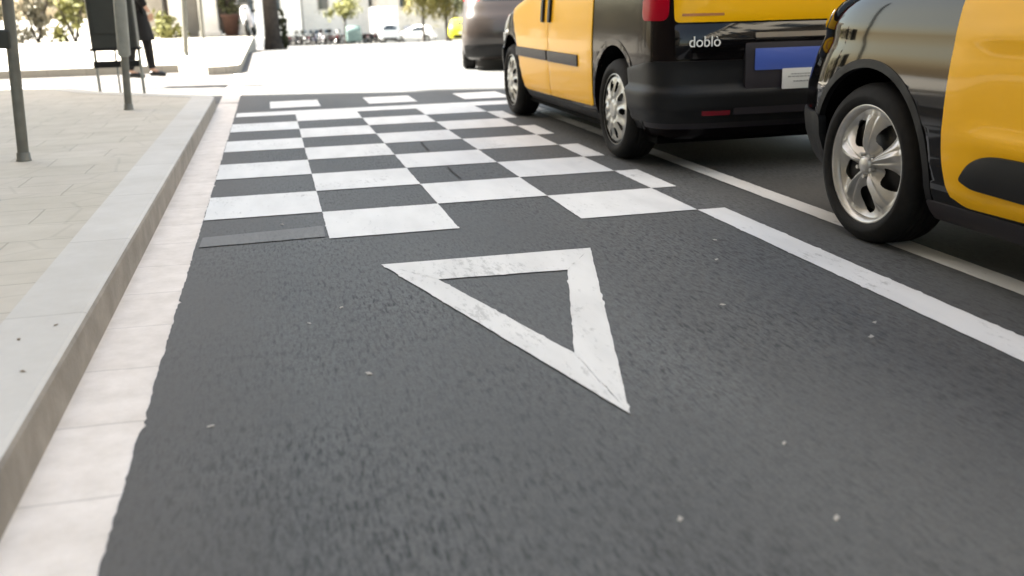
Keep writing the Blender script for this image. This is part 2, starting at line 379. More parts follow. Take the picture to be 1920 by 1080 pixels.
sheet('road_marking_yield_triangle', [[O_[k], O_[(k+1) % 3], I_[(k+1) % 3], I_[k]] for k in range(3)], .0042, M['paint_worn'], label='white outlined triangle painted on the asphalt')
# manhole in the sunlit crossing
mb = MB(); mb.lathe([(0.001, .0), (.33, .0)], 'Z', (1.62, 19.4, .006), n=28); mb.lathe([(.345, -.002), (.41, -.002)], 'Z', (1.62, 19.4, .006), n=28)
tag(mb.build('manhole_cover', M['stoneg']), 'round grey manhole cover in the sunlit road beyond the checkerboard', 'manhole cover')

# narrow open seams in the asphalt
def seam(name, pts, w, label):
    v = []; n = len(pts)
    for x, y in pts: v += [(x-w/2, y, .0062), (x+w/2, y, .0062)]
    mb = MB(); mb.add(v, [(2*i, 2*i+1, 2*i+3, 2*i+2) for i in range(n-1)]); o = mb.build(name, M['seam'], recalc=False); tag(o, label, kind='structure')
M['seam'] = mat('dark_seam', (.018, .018, .018), .9)
seam('road_seam', [(1.045, 7.15), (1.035, 6.95), (1.03, 6.7)], .012, 'short dark seam in a grey square')
seam('road_seam', [(1.032, 5.96), (1.026, 5.75), (1.03, 5.5)], .009, 'short dark seam in a nearer grey square')
# gutter, kerb, pavement
mb = MB()
y = -9.97
mb.add([(-.612, -10, .001), (-.37, -10, -.003), (-.37, 11.19, -.003), (-.612, 11.19, .001), (-.612, 11.19, .004), (-.402, 11.19, .004), (-.402, 16.15, .004), (-.612, 16.15, .004)], [(0, 1, 2, 3), (4, 5, 6, 7)])
g = mb.build('gutter', M['gutter'], recalc=False); tag(g, kind='structure')
mb = MB()
H = .13
def kerb_path():
    pts = [(-.61, -10)] + [(-.61, y_) for y_ in (-5, 0, 2, 4, 6, 8, 9.5, 10.3)]
    for k in range(1, 8):
        t = R(50)*k/7; pts.append((-1.11+.5*math.cos(t), 10.5+.5*math.sin(t)))
    pts += [(-1.9, 11.9), (-2.5, 12.9), (-3.4, 13.6), (-6, 14.1), (-14, 14.5)]
    return pts
kp = kerb_path(); n = len(kp)
def offs(pts, d):
    out = []
    for i, p in enumerate(pts):
        a = Vector(pts[max(i-1, 0)]); b = Vector(pts[min(i+1, len(pts)-1)]); t = (b-a).normalized(); out.append((p[0]-t.y*d, p[1]+t.x*d))
    return out
prof = [(0, -.02), (0, H-.016), (-.006, H-.005), (-.018, H), (-.235, H)]
vs = []
for d, z in prof:
    for (x, y_) in offs(kp, -d): vs.append((x, y_, z))
mb.add(vs, [(r*n+i, r*n+i+1, (r+1)*n+i+1, (r+1)*n+i) for r in range(len(prof)-1) for i in range(n-1)], smooth=False)
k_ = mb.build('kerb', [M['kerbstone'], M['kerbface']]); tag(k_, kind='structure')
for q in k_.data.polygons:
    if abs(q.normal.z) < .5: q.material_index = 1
inner = offs(kp, .235)
pv = [(x, y_, H-.002) for x, y_ in inner] + [(-14, -10, H-.002)]
mb = MB(); mb.add(pv, [tuple(range(len(pv)))]); p_ = mb.build('pavement', M['paver'], recalc=False)
for q in p_.data.polygons:
    if q.normal.z < 0: q.flip()
tag(p_, kind='structure')
# the next block beyond the crossing: a raised kerbed platform and the plaza behind it
def slab(name, pts, z0, z1, m, kind='structure'):
    mb = MB(); n = len(pts)
    mb.add([(x, y, z1) for x, y in pts], [tuple(range(n))])
    mb.add([(x, y, z1) for x, y in pts]+[(x, y, z0) for x, y in pts], [(i, (i+1) % n, (i+1) % n+n, i+n) for i in range(n)])
    return tag(mb.build(name, m), kind=kind)
corner = [(-.51-.5+.5*math.cos(t), 16.3+.5-.5*math.sin(t)) for t in [math.pi/2*(1-k/6) for k in range(7)]]
slab('plaza', [(-60, 17.6), (-1.55, 17.35)] + corner + [(-.51, 37), (-60, 37)], -1.0, .13, M['plaza'])
# right-hand pavement beyond the taxi bay (hidden behind the taxis)
slab('pavement_right', [(5.4, -12), (30, -12), (30, 10.9), (5.4, 10.9)], -.02, .14, M['plaza'])

# ------------------------------------------------------------------ cars: a body is a stack of rounded plan outlines
class Body:
    """local frame: x right, y forward (0 = rear end), z up. prof rows: z, rear y, front y, half width"""
    def __init__(s, prof, nr=6, lr=.45, nf=3., lf=.8):
        s.p = np.array(prof, float); s.nr, s.lr, s.nf, s.lf = nr, lr, nf, lf
    def at(s, z):
        p = s.p
        return [float(np.interp(z, p[:, 0], p[:, k])) for k in (1, 2, 3)]
    def dims(s, z):
        r, f, w = s.at(z); L = f-r
        lr = min(s.lr, L*.4); lf = min(s.lf, L*.5)
        return r, f, w, lr, lf
    def hw(s, y, z):
        r, f, w, lr, lf = s.dims(z)
        if y < r+lr: t = min(1, max(0, (r+lr-y)/lr)); return w*(1-t**s.nr)**(1/s.nr)
        if y > f-lf: t = min(1, max(0, (y-f+lf)/lf)); return w*(1-t**s.nf)**(1/s.nf)
        return w
    def side(s, sg):
        def fn(y, z, o):
            h = .01; a = s.hw(y, z); d = (s.hw(y+h, z)-s.hw(y-h, z))/(2*h); d = max(-3, min(3, d))
            dz = (s.hw(y, z+h)-s.hw(y, z-h))/(2*h); dz = max(-1.5, min(1.5, dz))
            n = Vector((1, -d, -dz)).normalized()
            return (sg*(a+o*n.x), y+o*n.y, z+o*n.z)
        return fn
    def end(s, front):
        def yy(x, z):
            r, f, w, lr, lf = s.dims(z); t = min(.9999, abs(x)/w)
            return f-lf+lf*(1-t**s.nf)**(1/s.nf) if front else r+lr-lr*(1-t**s.nr)**(1/s.nr)
        def fn(x, z, o):
            h = .01; sg = 1 if front else -1
            d = (yy(x+h, z)-yy(x-h, z))/(2*h); d = max(-4, min(4, d)); dz = (yy(x, z+h)-yy(x, z-h))/(2*h); dz = max(-2.5, min(2.5, dz))
            n = Vector((-d, 1, -dz))*sg; n.normalize()
            return (x+o*n.x, yy(x, z)+o*n.y, z+o*n.z)
        return fn
    def wrap(s, front, zr=.5):
        """s coordinate: arc length round the end at height zr, 0 at the middle, + towards x+"""
        def pt(th, z):
            r, f, w, lr, lf = s.dims(z); nn, l = (s.nf, lf) if front else (s.nr, lr)
            if th <= math.pi/2:
                c, q = math.cos(th), math.sin(th)
                e = l*max(0, c)**(2/nn); x = w*max(0, q)**(2/nn)
                return x, (f-lf+e if front else r+lr-e)
            e = (th-math.pi/2)*1.0
            return w, (f-lf-e if front else r+lr+e)
        ths = list(np.linspace(0, math.pi/2, 240)**1.0)+[math.pi/2+.02*k for k in range(1, 80)]
        # denser sampling near 0 where the superellipse moves fast
        ths = [ (math.pi/2)*(k/400)**3 for k in range(400)]+[math.pi/2 - (math.pi/2)*((400-k)/400)**3 for k in range(1, 400)]
        ths = sorted(ths)+[math.pi/2+.02*k for k in range(0, 80)]
        P = [pt(t, zr) for t in ths]; S_ = [0]
        for a, b in zip(P, P[1:]): S_.append(S_[-1]+math.hypot(b[0]-a[0], b[1]-a[1]))
        def base(q, z):
            t = float(np.interp(abs(q), S_, ths)); x, y = pt(t, z); return (x if q >= 0 else -x), y
        def fn(q, z, o):
            h = .012; a = base(q-h, z); b = base(q+h, z); t = Vector((b[0]-a[0], b[1]-a[1])).normalized()
            n = Vector((-t.y, t.x)) if front else Vector((t.y, -t.x))
            x, y = base(q, z)
            if (n.x*x < 0 and abs(x) > .3): n = -n
            return (x+o*n.x, y+o*n.y, z)
        return fn
    def shell(s, name, m, parent, arches, ra, wz=.32, depth=.28, nz=46, npt=44, liner=None):
        zs = np.linspace(s.p[0, 0], s.p[-1, 0], nz)
        rings = []
        for z in zs:
            r, f, w, lr, lf = s.dims(z); ring = []
            for k in range(npt+1):               # front, x+ to x-
                t = math.pi/2 - math.pi*k/npt
                c, q = math.cos(t), math.sin(t)
                ring.append((w*math.copysign(abs(q)**(2/s.nf), q), f-lf+lf*abs(c)**(2/s.nf), z))
            for k in range(1, 40): ring.append((-w, f-lf+(r+lr-f+lf)*k/40, z))
            for k in range(npt+1):
                t = math.pi/2 - math.pi*k/npt
                c, q = math.cos(t), math.sin(t)
                ring.append((-w*math.copysign(abs(q)**(2/s.nr), q), r+lr-lr*abs(c)**(2/s.nr), z))
            for k in range(1, 40): ring.append((w, r+lr+(f-lf-r-lr)*k/40, z))
            rings.append(ring)
        n = len(rings[0]); mb = MB(); vs = [p for r_ in rings for p in r_]
        fs = [(i*n+k, i*n+(k+1) % n, (i+1)*n+(k+1) % n, (i+1)*n+k) for i in range(len(rings)-1) for k in range(n)]
        mb.add(vs, fs, 0, True); mb.f += [tuple(range(n)), tuple((len(rings)-1)*n+k for k in range(n))]; mb.mi += [0, 0]; mb.sm += [False, True]
        o = mb.build(name, [m, liner or M['liner']], parent)
        bm = bmesh.new(); bm.from_mesh(o.data); bmesh.ops.remove_doubles(bm, verts=bm.verts[:], dist=.0004)
        bmesh.ops.recalc_face_normals(bm, faces=bm.faces[:]); bm.to_mesh(o.data); bm.free()
        W = s.p[:, 3].max()
        cut = MB()
        for ya in arches:
            for sg in (-1, 1):
                cut.lathe([(0.0001, W+.1), (ra, W+.1), (ra, W-depth), (0.0001, W-depth)], 'X', (0, ya, wz), n=64, sgn=sg)
        co = cut.build('cut', M['liner'], parent); bpy.context.view_layer.update()
        bm = bmesh.new(); bm.from_mesh(co.data); bmesh.ops.remove_doubles(bm, verts=bm.verts[:], dist=.001); bmesh.ops.recalc_face_normals(bm, faces=bm.faces[:]); bm.to_mesh(co.data); bm.free()
        md = o.modifiers.new('arch', 'BOOLEAN'); md.object = co; md.operation = 'DIFFERENCE'; md.solver = 'EXACT'
        dg = bpy.context.evaluated_depsgraph_get(); dg.update()
        me = bpy.data.meshes.new_from_object(o.evaluated_get(dg)); o.modifiers.clear(); o.data = me
        bpy.data.objects.remove(co)
        if len(me.materials) < 2: me.materials.append(M['liner'])
        for p in me.polygons:
            c = p.center
            for ya in arches:
                if abs(math.hypot(c.y-ya, c.z-wz)-ra) < .02 and abs(p.normal.x) < .3 and abs(c.x) < W-.001 or (math.hypot(c.y-ya, c.z-wz) < ra+.005 and abs(abs(c.x)-(W-depth)) < .01):
                    p.material_index = 1; p.use_smooth = False
        me.update(); return o

def rpoly(pts, r, n=5):
    out = []; N_ = len(pts)
    rr = r if isinstance(r, (list, tuple)) else [r]*N_
    for i in range(N_):
        p0, p, p1 = Vector(pts[i-1]), Vector(pts[i]), Vector(pts[(i+1) % N_])
        a = (p0-p); b = (p1-p); q = min(rr[i], a.length*.45, b.length*.45)
        if q < 1e-4: out.append(tuple(p)); continue
        A = p+a.normalized()*q; B = p+b.normalized()*q
        for k in range(n+1):
            t = k/n; out.append(tuple(A*(1-t)**2+p*2*t*(1-t)+B*t*t))
    return out
def rect(a, b, c, d): return [(a, b), (c, b), (c, d), (a, d)]

def patch(name, poly, fn, m, parent, off=.004, th=.02, r=.02, du=.05, dz=.03, bulge=None, hole=None, smooth=True):
    """a panel of the body surface: the 2-D outline poly is laid on the surface fn, off metres outside it, with a rim th deep"""
    bm = bmesh.new()
    pl = rpoly(poly, r) if r else poly
    vs = [bm.verts.new((p[0], p[1], 0)) for p in pl]; bm.faces.new(vs)
    if hole:
        pass
    us = [p[0] for p in pl]; zs = [p[1] for p in pl]
    for lo, hi, step, ax in ((min(us), max(us), du, 0), (min(zs), max(zs), dz, 1)):
        k = max(1, int((hi-lo)/step))
        for i in range(1, k):
            c = lo+(hi-lo)*i/k; no = (1, 0, 0) if ax == 0 else (0, 1, 0); co = (c, 0, 0) if ax == 0 else (0, c, 0)
            bmesh.ops.bisect_plane(bm, geom=bm.verts[:]+bm.edges[:]+bm.faces[:], plane_co=co, plane_no=no, dist=1e-5)
    bm.verts.index_update(); bm.verts.ensure_lookup_table()
    P = [(v.co.x, v.co.y) for v in bm.verts]; F = [[v.index for v in f.verts] for f in bm.faces]
    be = [(e.verts[0].index, e.verts[1].index) for e in bm.edges if len(e.link_faces) == 1]; bm.free()
    mb = MB()
    bv = set(i for e in be for i in e)
    ed = min(.004, off*.6)
    front = []
    for i, (a, b) in enumerate(P):
        o = off - (ed if i in bv else 0) + (bulge(a, b) if bulge else 0)
        front.append(fn(a, b, o))
    mb.add(front, F, 0, smooth)
    idx = {}; rim = []
    for i in sorted(bv):
        idx[i] = len(rim); rim.append(front[i])
    nr_ = len(rim)
    for i in sorted(bv): rim.append(fn(P[i][0], P[i][1], off-th))
    mb.add(rim, [(idx[a], idx[b], idx[b]+nr_, idx[a]+nr_) for a, b in be], 0, False)
    o = mb.build(name, m, parent, recalc=False)
    # orient the front faces outward
    me = o.data; f0 = me.polygons[0]
    c = f0.center; a, b = P[F[0][0]]
    A = Vector(fn(a, b, 0)); B = Vector(fn(a, b, .1))
    if f0.normal.dot(B-A) < 0:
        for q in list(me.polygons)[:len(F)]: q.flip()
    return o

def text_mesh(name, body, size, depth, m, parent, mtx):
    cu = bpy.data.curves.new(name, 'FONT'); cu.body = body; cu.size = size; cu.extrude = depth; cu.align_x = 'CENTER'; cu.align_y = 'CENTER'
    t = bpy.data.objects.new(name, cu); COL.objects.link(t)
    dg = bpy.context.evaluated_depsgraph_get(); dg.update()
    me = bpy.data.meshes.new_from_object(t.evaluated_get(dg)); bpy.data.objects.remove(t)
    me.transform(mtx); me.materials.clear(); me.materials.append(m)
    o = bpy.data.objects.new(name, me); return link(o, parent)

def wheel(parent, x, y, z, sg, rad=.32, wid=.2, rimr=.225, style='cover', mats=None, turn=0):
    """sg: +1 outer face towards +x. wheel (hub) > tyre, rim"""
    mb = MB(); mb.lathe([(.001, -.06), (rimr*.8, -.06), (rimr*.8, -.085), (.001, -.085)], 'X', (0, 0, 0), n=40, sgn=1)
    mb.lathe([(.05, -.06), (.05, -.03), (.001, -.03)], 'X', n=20)
    hub = mb.build('wheel', M['brake'], parent)
    hub.location = (x, y, z); hub.rotation_euler = (0, 0, 0 if sg > 0 else math.pi)
    if turn: hub.rotation_euler.z += turn
    if rad > .2:
        rr = rimr+.006; t = .0
        prof = [(rr-.012, -.03), (rr, -.004), (rr+.010, .006), (rr+.03, .014), (rad-.05, .012), (rad-.022, .0), (rad-.006, -.022), (rad, -.04)]
        for k in range(4):
            a = -.05-(wid-.1)*(k+.5)/4
            prof += [(rad, a+.012), (rad-.007, a+.009), (rad-.007, a-.004), (rad, a-.007)]
        prof += [(rad, -wid+.04), (rad-.006, -wid+.022), (rad-.03, -wid), (rr, -wid+.004), (rr-.012, -wid+.03)]
        mb = MB(); mb.lathe(prof, 'X', n=72); mb.build('tyre', M['rubber'], hub)
    if style == 'cover':
        # pressed cover: dished disc with oval openings near the rim and fluted spokes
        nk, nr_ = 140, 26; vs = []; fs = []
        def h(r, t):
            q = r/rimr
            base = -.012+.03*(1-q**2) - (.018 if q > .93 else 0)*((q-.93)/.07)
            fl = .010*math.cos(5*2*t)*math.exp(-((q-.62)/.22)**2)
            return base+fl - .010*math.exp(-((q-.30)/.05)**2)
        for j in range(nr_+1):
            r = .002+(rimr-.002)*j/nr_
            for k in range(nk):
                t = 2*math.pi*k/nk; vs.append((h(r, t), r*math.cos(t), r*math.sin(t)))
        for j in range(nr_):
            for k in range(nk):
                r = rimr*(j+.5)/nr_; t = 2*math.pi*(k+.5)/nk; skip = False
                for s_ in range(10):
                    tc = 2*math.pi*(s_+.5)/10 if True else 0
                    tc = 2*math.pi*(s_//2)/5 + (.30 if s_ % 2 else -.30)+.3
                    dt = (t-tc+math.pi) % (2*math.pi)-math.pi
                    if ((r-rimr*.70)/(rimr*.165))**2+(dt*r/(rimr*.095))**2 < 1: skip = True
                if not skip: fs.append((j*nk+k, j*nk+(k+1) % nk, (j+1)*nk+(k+1) % nk, (j+1)*nk+k))
        mb = MB(); mb.add(vs, fs, 0, True)
        mb.lathe([(rimr-.002, -.028), (rimr+.008, -.012), (rimr+.008, -.002), (rimr-.001, .0)], 'X', n=72)
        mb.build('rim', M['cover'], hub)
    elif style == 'spoke':
        mb = MB()
        mb.lathe([(rimr+.008, -.10), (rimr-.014, -.085), (rimr-.018, -.03), (rimr-.004, -.006), (rimr+.009, -.003), (rimr+.009, -.02)], 'X', n=72)
        nk, nr_ = (540, 84) if sg < 0 else (180, 30); vs = []; fs = []; rm = rimr-.004
        def lobe(t): return math.cos(5*(t-math.pi/2))          # +1 on a spoke, -1 between
        def h(r, t):
            q = r/rm; w = .5+.5*lobe(t)
            ridge = w**1.6
            mid = math.exp(-((q-.55)/.33)**4)
            z = -.012-.030*q**2 + mid*(.026*ridge-.030*(1-w)**1.5)
            if q > .86: z += .018*((q-.86)/.14)
            c = abs(math.sin(2.5*(t-math.pi/2)))
            z += .008*mid*math.exp(-(c/.10)**2)-.007*mid*math.exp(-((c-.30)/.10)**2)
            return z
        for j in range(nr_+1):
            r = .002+(rm-.002)*j/nr_
            for k in range(nk):
                t = 2*math.pi*k/nk; vs.append((h(r, t), r*math.cos(t), r*math.sin(t)))
        for j in range(nr_):
            for k in range(nk):
                r = rm*(j+.5)/nr_; t = 2*math.pi*(k+.5)/nk; q = r/rm
                d = 1-(.5+.5*lobe(t)); wd = (q-.30)/.30 if q < .6 else 1
                half = .165+.10*max(0, (.86-q)/.5)
                tt = ((t-math.pi/2+math.pi/5) % (2*math.pi/5))-math.pi/5
                gap = math.pi/5-abs(tt)
                if .36 < q < .87 and gap*q < .185*math.sqrt(max(0, 1-((q-.62)/.25)**2)): continue
                fs.append((j*nk+k, j*nk+(k+1) % nk, (j+1)*nk+(k+1) % nk, (j+1)*nk+k))
        mb.add(vs, fs, 0, True)
        mb.lathe([(.034, -.02), (.031, .004), (.026, .007), (.001, .008)], 'X', n=30)
        for k in range(5):
            t = 2*math.pi*(k+.5)/5+math.pi/2
            mb.tube([(-.02, .048*math.cos(t), .048*math.sin(t)), (.004, .048*math.cos(t), .048*math.sin(t))], .008, 8)
        mb.build('rim', M['alloy'], hub)
    else:
        mb = MB(); mb.lathe([(.001, .004), (rimr*.5, .0), (rimr*.85, -.01), (rimr, -.002)], 'X', n=24); mb.build('rim', M['cover'], hub)
    return hub

# ---- the black and yellow van taxi in the middle
VAN = Body([(.19, .16, 4.20, .82), (.24, .09, 4.28, .865), (.30, .05, 4.34, .893), (.38, .03, 4.38, .905), (.50, .025, 4.40, .913), (.60, .03, 4.39, .916), (.70, .035, 4.36, .916),
            (.80, .045, 4.30, .913), (.88, .055, 4.20, .908), (.95, .06, 3.98, .903), (1.02, .07, 3.60, .897), (1.10, .08, 3.40, .885), (1.20, .095, 3.27, .865),
            (1.35, .12, 3.08, .835), (1.50, .15, 2.88, .80), (1.65, .19, 2.66, .76), (1.75, .25, 2.50, .72), (1.82, .34, 2.35, .65), (1.86, .50, 2.15, .5), (1.875, .8, 1.9, .3)], nr=5.2, lr=.40, nf=3.0, lf=.85)
vt = empty('taxi_van', (3.045, 5.10, 0), 0, 'black van taxi with yellow doors and a blue plate on its rear', 'taxi', 'black and yellow taxis waiting in the bay')
VAN.shell('body', M['blackdull'], vt, (.80, 3.565), .405, wz=.325)
for sg in (-1, 1):
    sd_ = VAN.side(sg)
    # sliding door and front door: yellow, bottom edge rising a little to the arches
    patch('sliding_door', [(1.245, .30), (2.30, .285), (2.30, 1.07), (1.24, 1.07), (1.225, .62)], sd_, M['yellow'], vt, .010, .03, [.03, .02, .02, .03, .06])
    patch('front_door', [(2.312, .285), (3.10, .28), (3.17, .36), (3.28, .62), (3.42, .86), (3.47, 1.0), (3.40, 1.07), (2.312, 1.07)], sd_, M['yellow'], vt, .010, .03, .03)
    patch('door_trim', rect(1.52, .553, 2.285, .632), sd_, M['plasticg'], vt, .024, .03, .01)
    patch('door_trim', rect(2.325, .556, 3.44-.15, .632), sd_, M['plasticg'], vt, .024, .03, .01)
    for yy in (2.26-.055, 2.40):
        h_ = patch('door_handle', [(yy, .845), (yy+.05, .845), (yy+.05, 1.04), (yy, 1.04)], sd_, M['plastic'], vt, .035, .03, .022)
    patch('sill', rect(1.24, .195, 3.12, .268), sd_, M['plastic'], vt, .006, .02, .01)
    patch('side_window', [(1.32, 1.14), (2.24, 1.14), (2.24, 1.60), (1.38, 1.60)], sd_, M['glass'], vt, .006, .02, .04)
    patch('side_window', [(2.34, 1.14), (3.18, 1.14), (2.82, 1.60), (2.34, 1.60)], sd_, M['glass'], vt, .006, .02, .04)
    patch('side_window', [(.45, 1.14), (1.20, 1.14), (1.22, 1.60), (.50, 1.60)], sd_, M['glass'], vt, .006, .02, .04)
    wr = VAN.wrap(False, .6)
    # arc positions: the rear corner lies at about 0.95 m from the middle
    s0, s1 = (.845, 1.06)
    a_, b_ = (s0, s1) if sg > 0 else (-s1, -s0)
    patch('tail_light', [(a_, .88), (b_, .88), (b_, 1.52), (a_, 1.52)] if sg > 0 else [(a_, .88), (b_, .88), (b_, 1.52), (a_, 1.52)], wr, M['red'], vt, .014, .03, [.05, .05, .05, .05], du=.015)
    # wheels
    for yy in (.80, 3.565):
        wheel(vt, sg*.905, yy, .32, sg, .32, .205, .222, 'cover')
    patch('headlight', [(3.62, .74), (4.12, .70), (4.02, .84), (3.60, .92)], sd_, M['lens'], vt, .008, .03, .03)
    patch('mudguard', rect(.36, .24, .50, .34), sd_, M['plastic'], vt, .004, .02, .01)
rr_ = VAN.end(False); wr = VAN.wrap(False, .45)
patch('tailgate', [(-.80, .868), (.80, .868), (.80, 1.09), (-.80, 1.09)], rr_, M['yellow'], vt, .012, .03, .03)
patch('tailgate_lower_panel', [(-.80, .665), (.80, .665), (.80, .858), (-.80, .858)], rr_, M['black'], vt, .011, .03, .02, bulge=lambda a, b: .018*math.sin(max(0, min(1, (b-.665)/.193))*math.pi))
patch('rear_window', [(-.70, 1.16), (.70, 1.16), (.66, 1.62), (-.66, 1.62)], rr_, M['glass'], vt, .008, .02, .06)
# bumper: upper glossy-dark shelf, lower part, underside lip
lim = 1.30
patch('rear_bumper', [(-lim+.10, .30), (lim-.10, .30), (lim-.015, .50), (lim, .60), (.92, .655), (-.92, .655), (-lim, .60), (-lim+.015, .50)], wr, M['plastic'], vt, .012, .04, .02, du=.03, dz=.02,
      bulge=lambda a, b: .022*max(0, min(1, (.50-b)/.02)) + .010*max(0, min(1, (.505-b)/.01)) + .012*max(0, 1-abs(b-.655)/.03) - .012*max(0, min(1, (.37-b)/.02)))
patch('bumper_lip', rect(-1.06, .262, 1.06, .30), wr, M['plasticg'], vt, .012, .03, .02, du=.03)
for sx in (-1, 1):
    a_, b_ = sorted((sx*.66, sx*.49))
    patch('rear_reflector', rect(a_, .345, b_, .385), wr, M['reflector'], vt, .046, .02, .008, du=.02)
patch('bumper_strip', rect(-.47, .345, .47, .385), wr, M['plasticg'], vt, .050, .02, .008, du=.05)
# plate recess, blue plate and the white label below it
patch('plate_recess', rect(-.40, .49, .17, .745), rr_, M['plasticg'], vt, .036, .03, .02)
pl = patch('number_plate', rect(-.345, .592, .145, .712), rr_, M['blueplate'], vt, .046, .008, .008)
patch('plate_handle_strip', rect(-.34, .772, .40, .800), rr_, M['beige'], vt, .040, .02, .01)
lab = patch('licence_label', rect(-.175, .484, .085, .596), rr_, M['sticker'], vt, .054, .006, .006)
def on_rear(x, z, o): return Vector(rr_(x, z, o))
def rear_text(name, body, size, x, z, off, m, par):
    p = on_rear(x, z, off); mt = Matrix.Translation(p) @ Matrix.Rotation(R(90), 4, 'X')
    return text_mesh(name, body, size, .002, m, par, mt)
mb = MB()
for z, w_ in ((.563, .15), (.548, .19), (.522, .12)):
    x = -.045-w_/2
    while x < -.045+w_/2:
        q = random.uniform(.008, .022); mb.box(on_rear(x+q/2, z, .0545), (q, .002, .006)); x += q+.005
tag(mb.build('label_print', M['ink2'], lab), kind='stuff')
t_ = rear_text('model_badge', 'doblò', .085, -.645, .757, .036, M['white'], vt)
patch('tailgate_crease', rect(-.76, .902, -.52, .917), rr_, M['crease'], vt, .018, .01, .004)
patch('windscreen', [(-.62, 1.16), (.62, 1.16), (.58, 1.62), (-.58, 1.62)], VAN.end(True), M['glass'], vt, .008, .02, .06)
wf = VAN.wrap(True, .5)
patch('front_bumper', rect(-1.15, .24, 1.15, .60), wf, M['plastic'], vt, .02, .04, .03, du=.04)
mb = MB(); mb.box((0, 2.15, .19), (1.62, 3.7, .07)); mb.tube([(.45, .1, .24), (.45, .6, .25)], .025, 10); mb.box((0, .8, .27), (1.3, .08, .07)); mb.build('underbody', M['liner'], vt)
mb = MB(); mb.box((0, 2.0, 1.93), (.42, .14, .10), bev=.02); mb.build('roof_sign', M['white'], vt)

def arch_trim(Bd, par, ya, wz, ra, m, w=.035, off=.006, lo=-12):
    for sg in (-1, 1):
        N_ = 40; a0, a1 = R(lo), R(180-lo)
        pts = [(ya+(ra-.004)*math.cos(a0+(a1-a0)*k/N_), wz+(ra-.004)*math.sin(a0+(a1-a0)*k/N_)) for k in range(N_+1)]
        pts += [(ya+(ra+w)*math.cos(a0+(a1-a0)*k/N_), wz+(ra+w)*math.sin(a0+(a1-a0)*k/N_)) for k in range(N_, -1, -1)]
        patch('wheel_arch_trim', pts, Bd.side(sg), m, par, off, .03, 0, du=.06, dz=.06)
for ya in (.80, 3.565): arch_trim(VAN, vt, ya, .325, .405, M['blackdull'])
# ---- the second taxi, cut off by the right edge of the frame; we see its front wheel, wing and front door
HAT = Body([(.17, .14, 4.22, .83), (.22, .09, 4.30, .87), (.30, .05, 4.38, .905), (.40, .03, 4.43, .922), (.52, .02, 4.45, .930), (.62, .02, 4.45, .930), (.70, .03, 4.42, .926), (.76, .04, 4.39, .922), (.82, .05, 4.35, .915),
            (.87, .06, 4.36, .912), (.915, .065, 4.33, .905), (.95, .07, 4.29, .900), (.98, .08, 4.24, .894), (1.02, .09, 4.12, .884), (1.06, .10, 3.92, .872), (1.10, .11, 3.66, .855), (1.14, .13, 3.40, .83), (1.25, .17, 3.22, .79), (1.38, .23, 2.93, .75), (1.50, .31, 2.74, .71), (1.58, .42, 2.52, .65), (1.62, .60, 2.3, .57), (1.645, 1.0, 2.0, .4)], nr=4, lr=.5, nf=2.9, lf=.86)
t2 = empty('taxi_car', (2.36+.892, -.10, 0), 0, 'black taxi with yellow door and five spoke wheel, at the right edge', 'taxi', 'black and yellow taxis waiting in the bay')
HAT.shell('body', M['black'], t2, (.90, 3.545), .390, wz=.33, nz=64)
for sg in (-1, 1):
    sd_ = HAT.side(sg)
    patch('front_door', [(2.06, .275), (2.94, .262), (3.025, .30), (3.055, .45), (3.055, .75), (3.05, .93), (3.045, .975), (2.06, .985)], sd_, M['yellow'], t2, .010, .03, [.02, .03, .05, .1, .1, .03, .01, .02],
          bulge=lambda a, b: max(0, min(1, (3.0-a)/.16))*(.010*math.exp(-((b-.86)/.035)**2) - .0045*math.exp(-((b-.60)/.14)**2) + .010*math.exp(-((b-.505)/.03)**2)))
    patch('rear_door', [(1.20, .29), (2.048, .275), (2.048, .985), (1.10, .985), (1.10, .60)], sd_, M['yellow'], t2, .010, .03, .03,
          bulge=lambda a, b: .010*math.exp(-((b-.86)/.035)**2) - .0045*math.exp(-((b-.60)/.14)**2) + .010*math.exp(-((b-.505)/.03)**2))
    patch('door_trim', [(2.07, .325), (2.88, .342), (2.945, .365), (2.89, .43), (2.83, .46), (2.76, .47), (2.07, .475)], sd_, M['plastic'], t2, .026, .02, [.01, .03, .02, .04, .04, .04, .01])
    patch('sill', rect(1.30, .175, 3.16, .25), sd_, M['plasticg'], t2, .012, .03, .01)
    patch('side_window', [(2.12, 1.06), (3.02, 1.06), (2.62, 1.45), (2.12, 1.47)], sd_, M['glass'], t2, .006, .02, .04)
    patch('side_window', [(.95, 1.06), (2.04, 1.06), (2.04, 1.47), (1.10, 1.45)], sd_, M['glass'], t2, .006, .02, .04)
    patch('door_handle', rect(2.10, .85, 2.30, .88), sd_, M['black'], t2, .035, .03, .012)
    patch('headlight', [(3.98, .86), (4.20, .85), (4.24, .93), (4.10, .95), (3.99, .92)], sd_, M['lens'], t2, .006, .03, .03)
    wheel(t2, sg*.905, .90, .322, sg, .332, .21, .240, 'spoke')
    wheel(t2, sg*.905, 3.545, .322, sg, .332, .21, .240, 'spoke')
for ya in (.90, 3.545): arch_trim(HAT, t2, ya, .33, .390, M['plastic'], w=.030)
wf = HAT.wrap(True, .5)
patch('front_bumper', [(-1.16, .22), (1.16, .22), (1.20, .50), (-1.20, .50)], wf, M['plastic'], t2, .015, .04, .04, du=.04)
patch('grille', rect(-.55, .54, .55, .66), HAT.end(True), M['plastic'], t2, .01, .03, .03)
patch('number_plate', rect(-.26, .40, .26, .51), HAT.end(True), M['white'], t2, .03, .02, .01)
patch('windscreen', [(-.66, 1.12), (.66, 1.12), (.60, 1.50), (-.60, 1.50)], HAT.end(True), M['glass'], t2, .008, .02, .05)
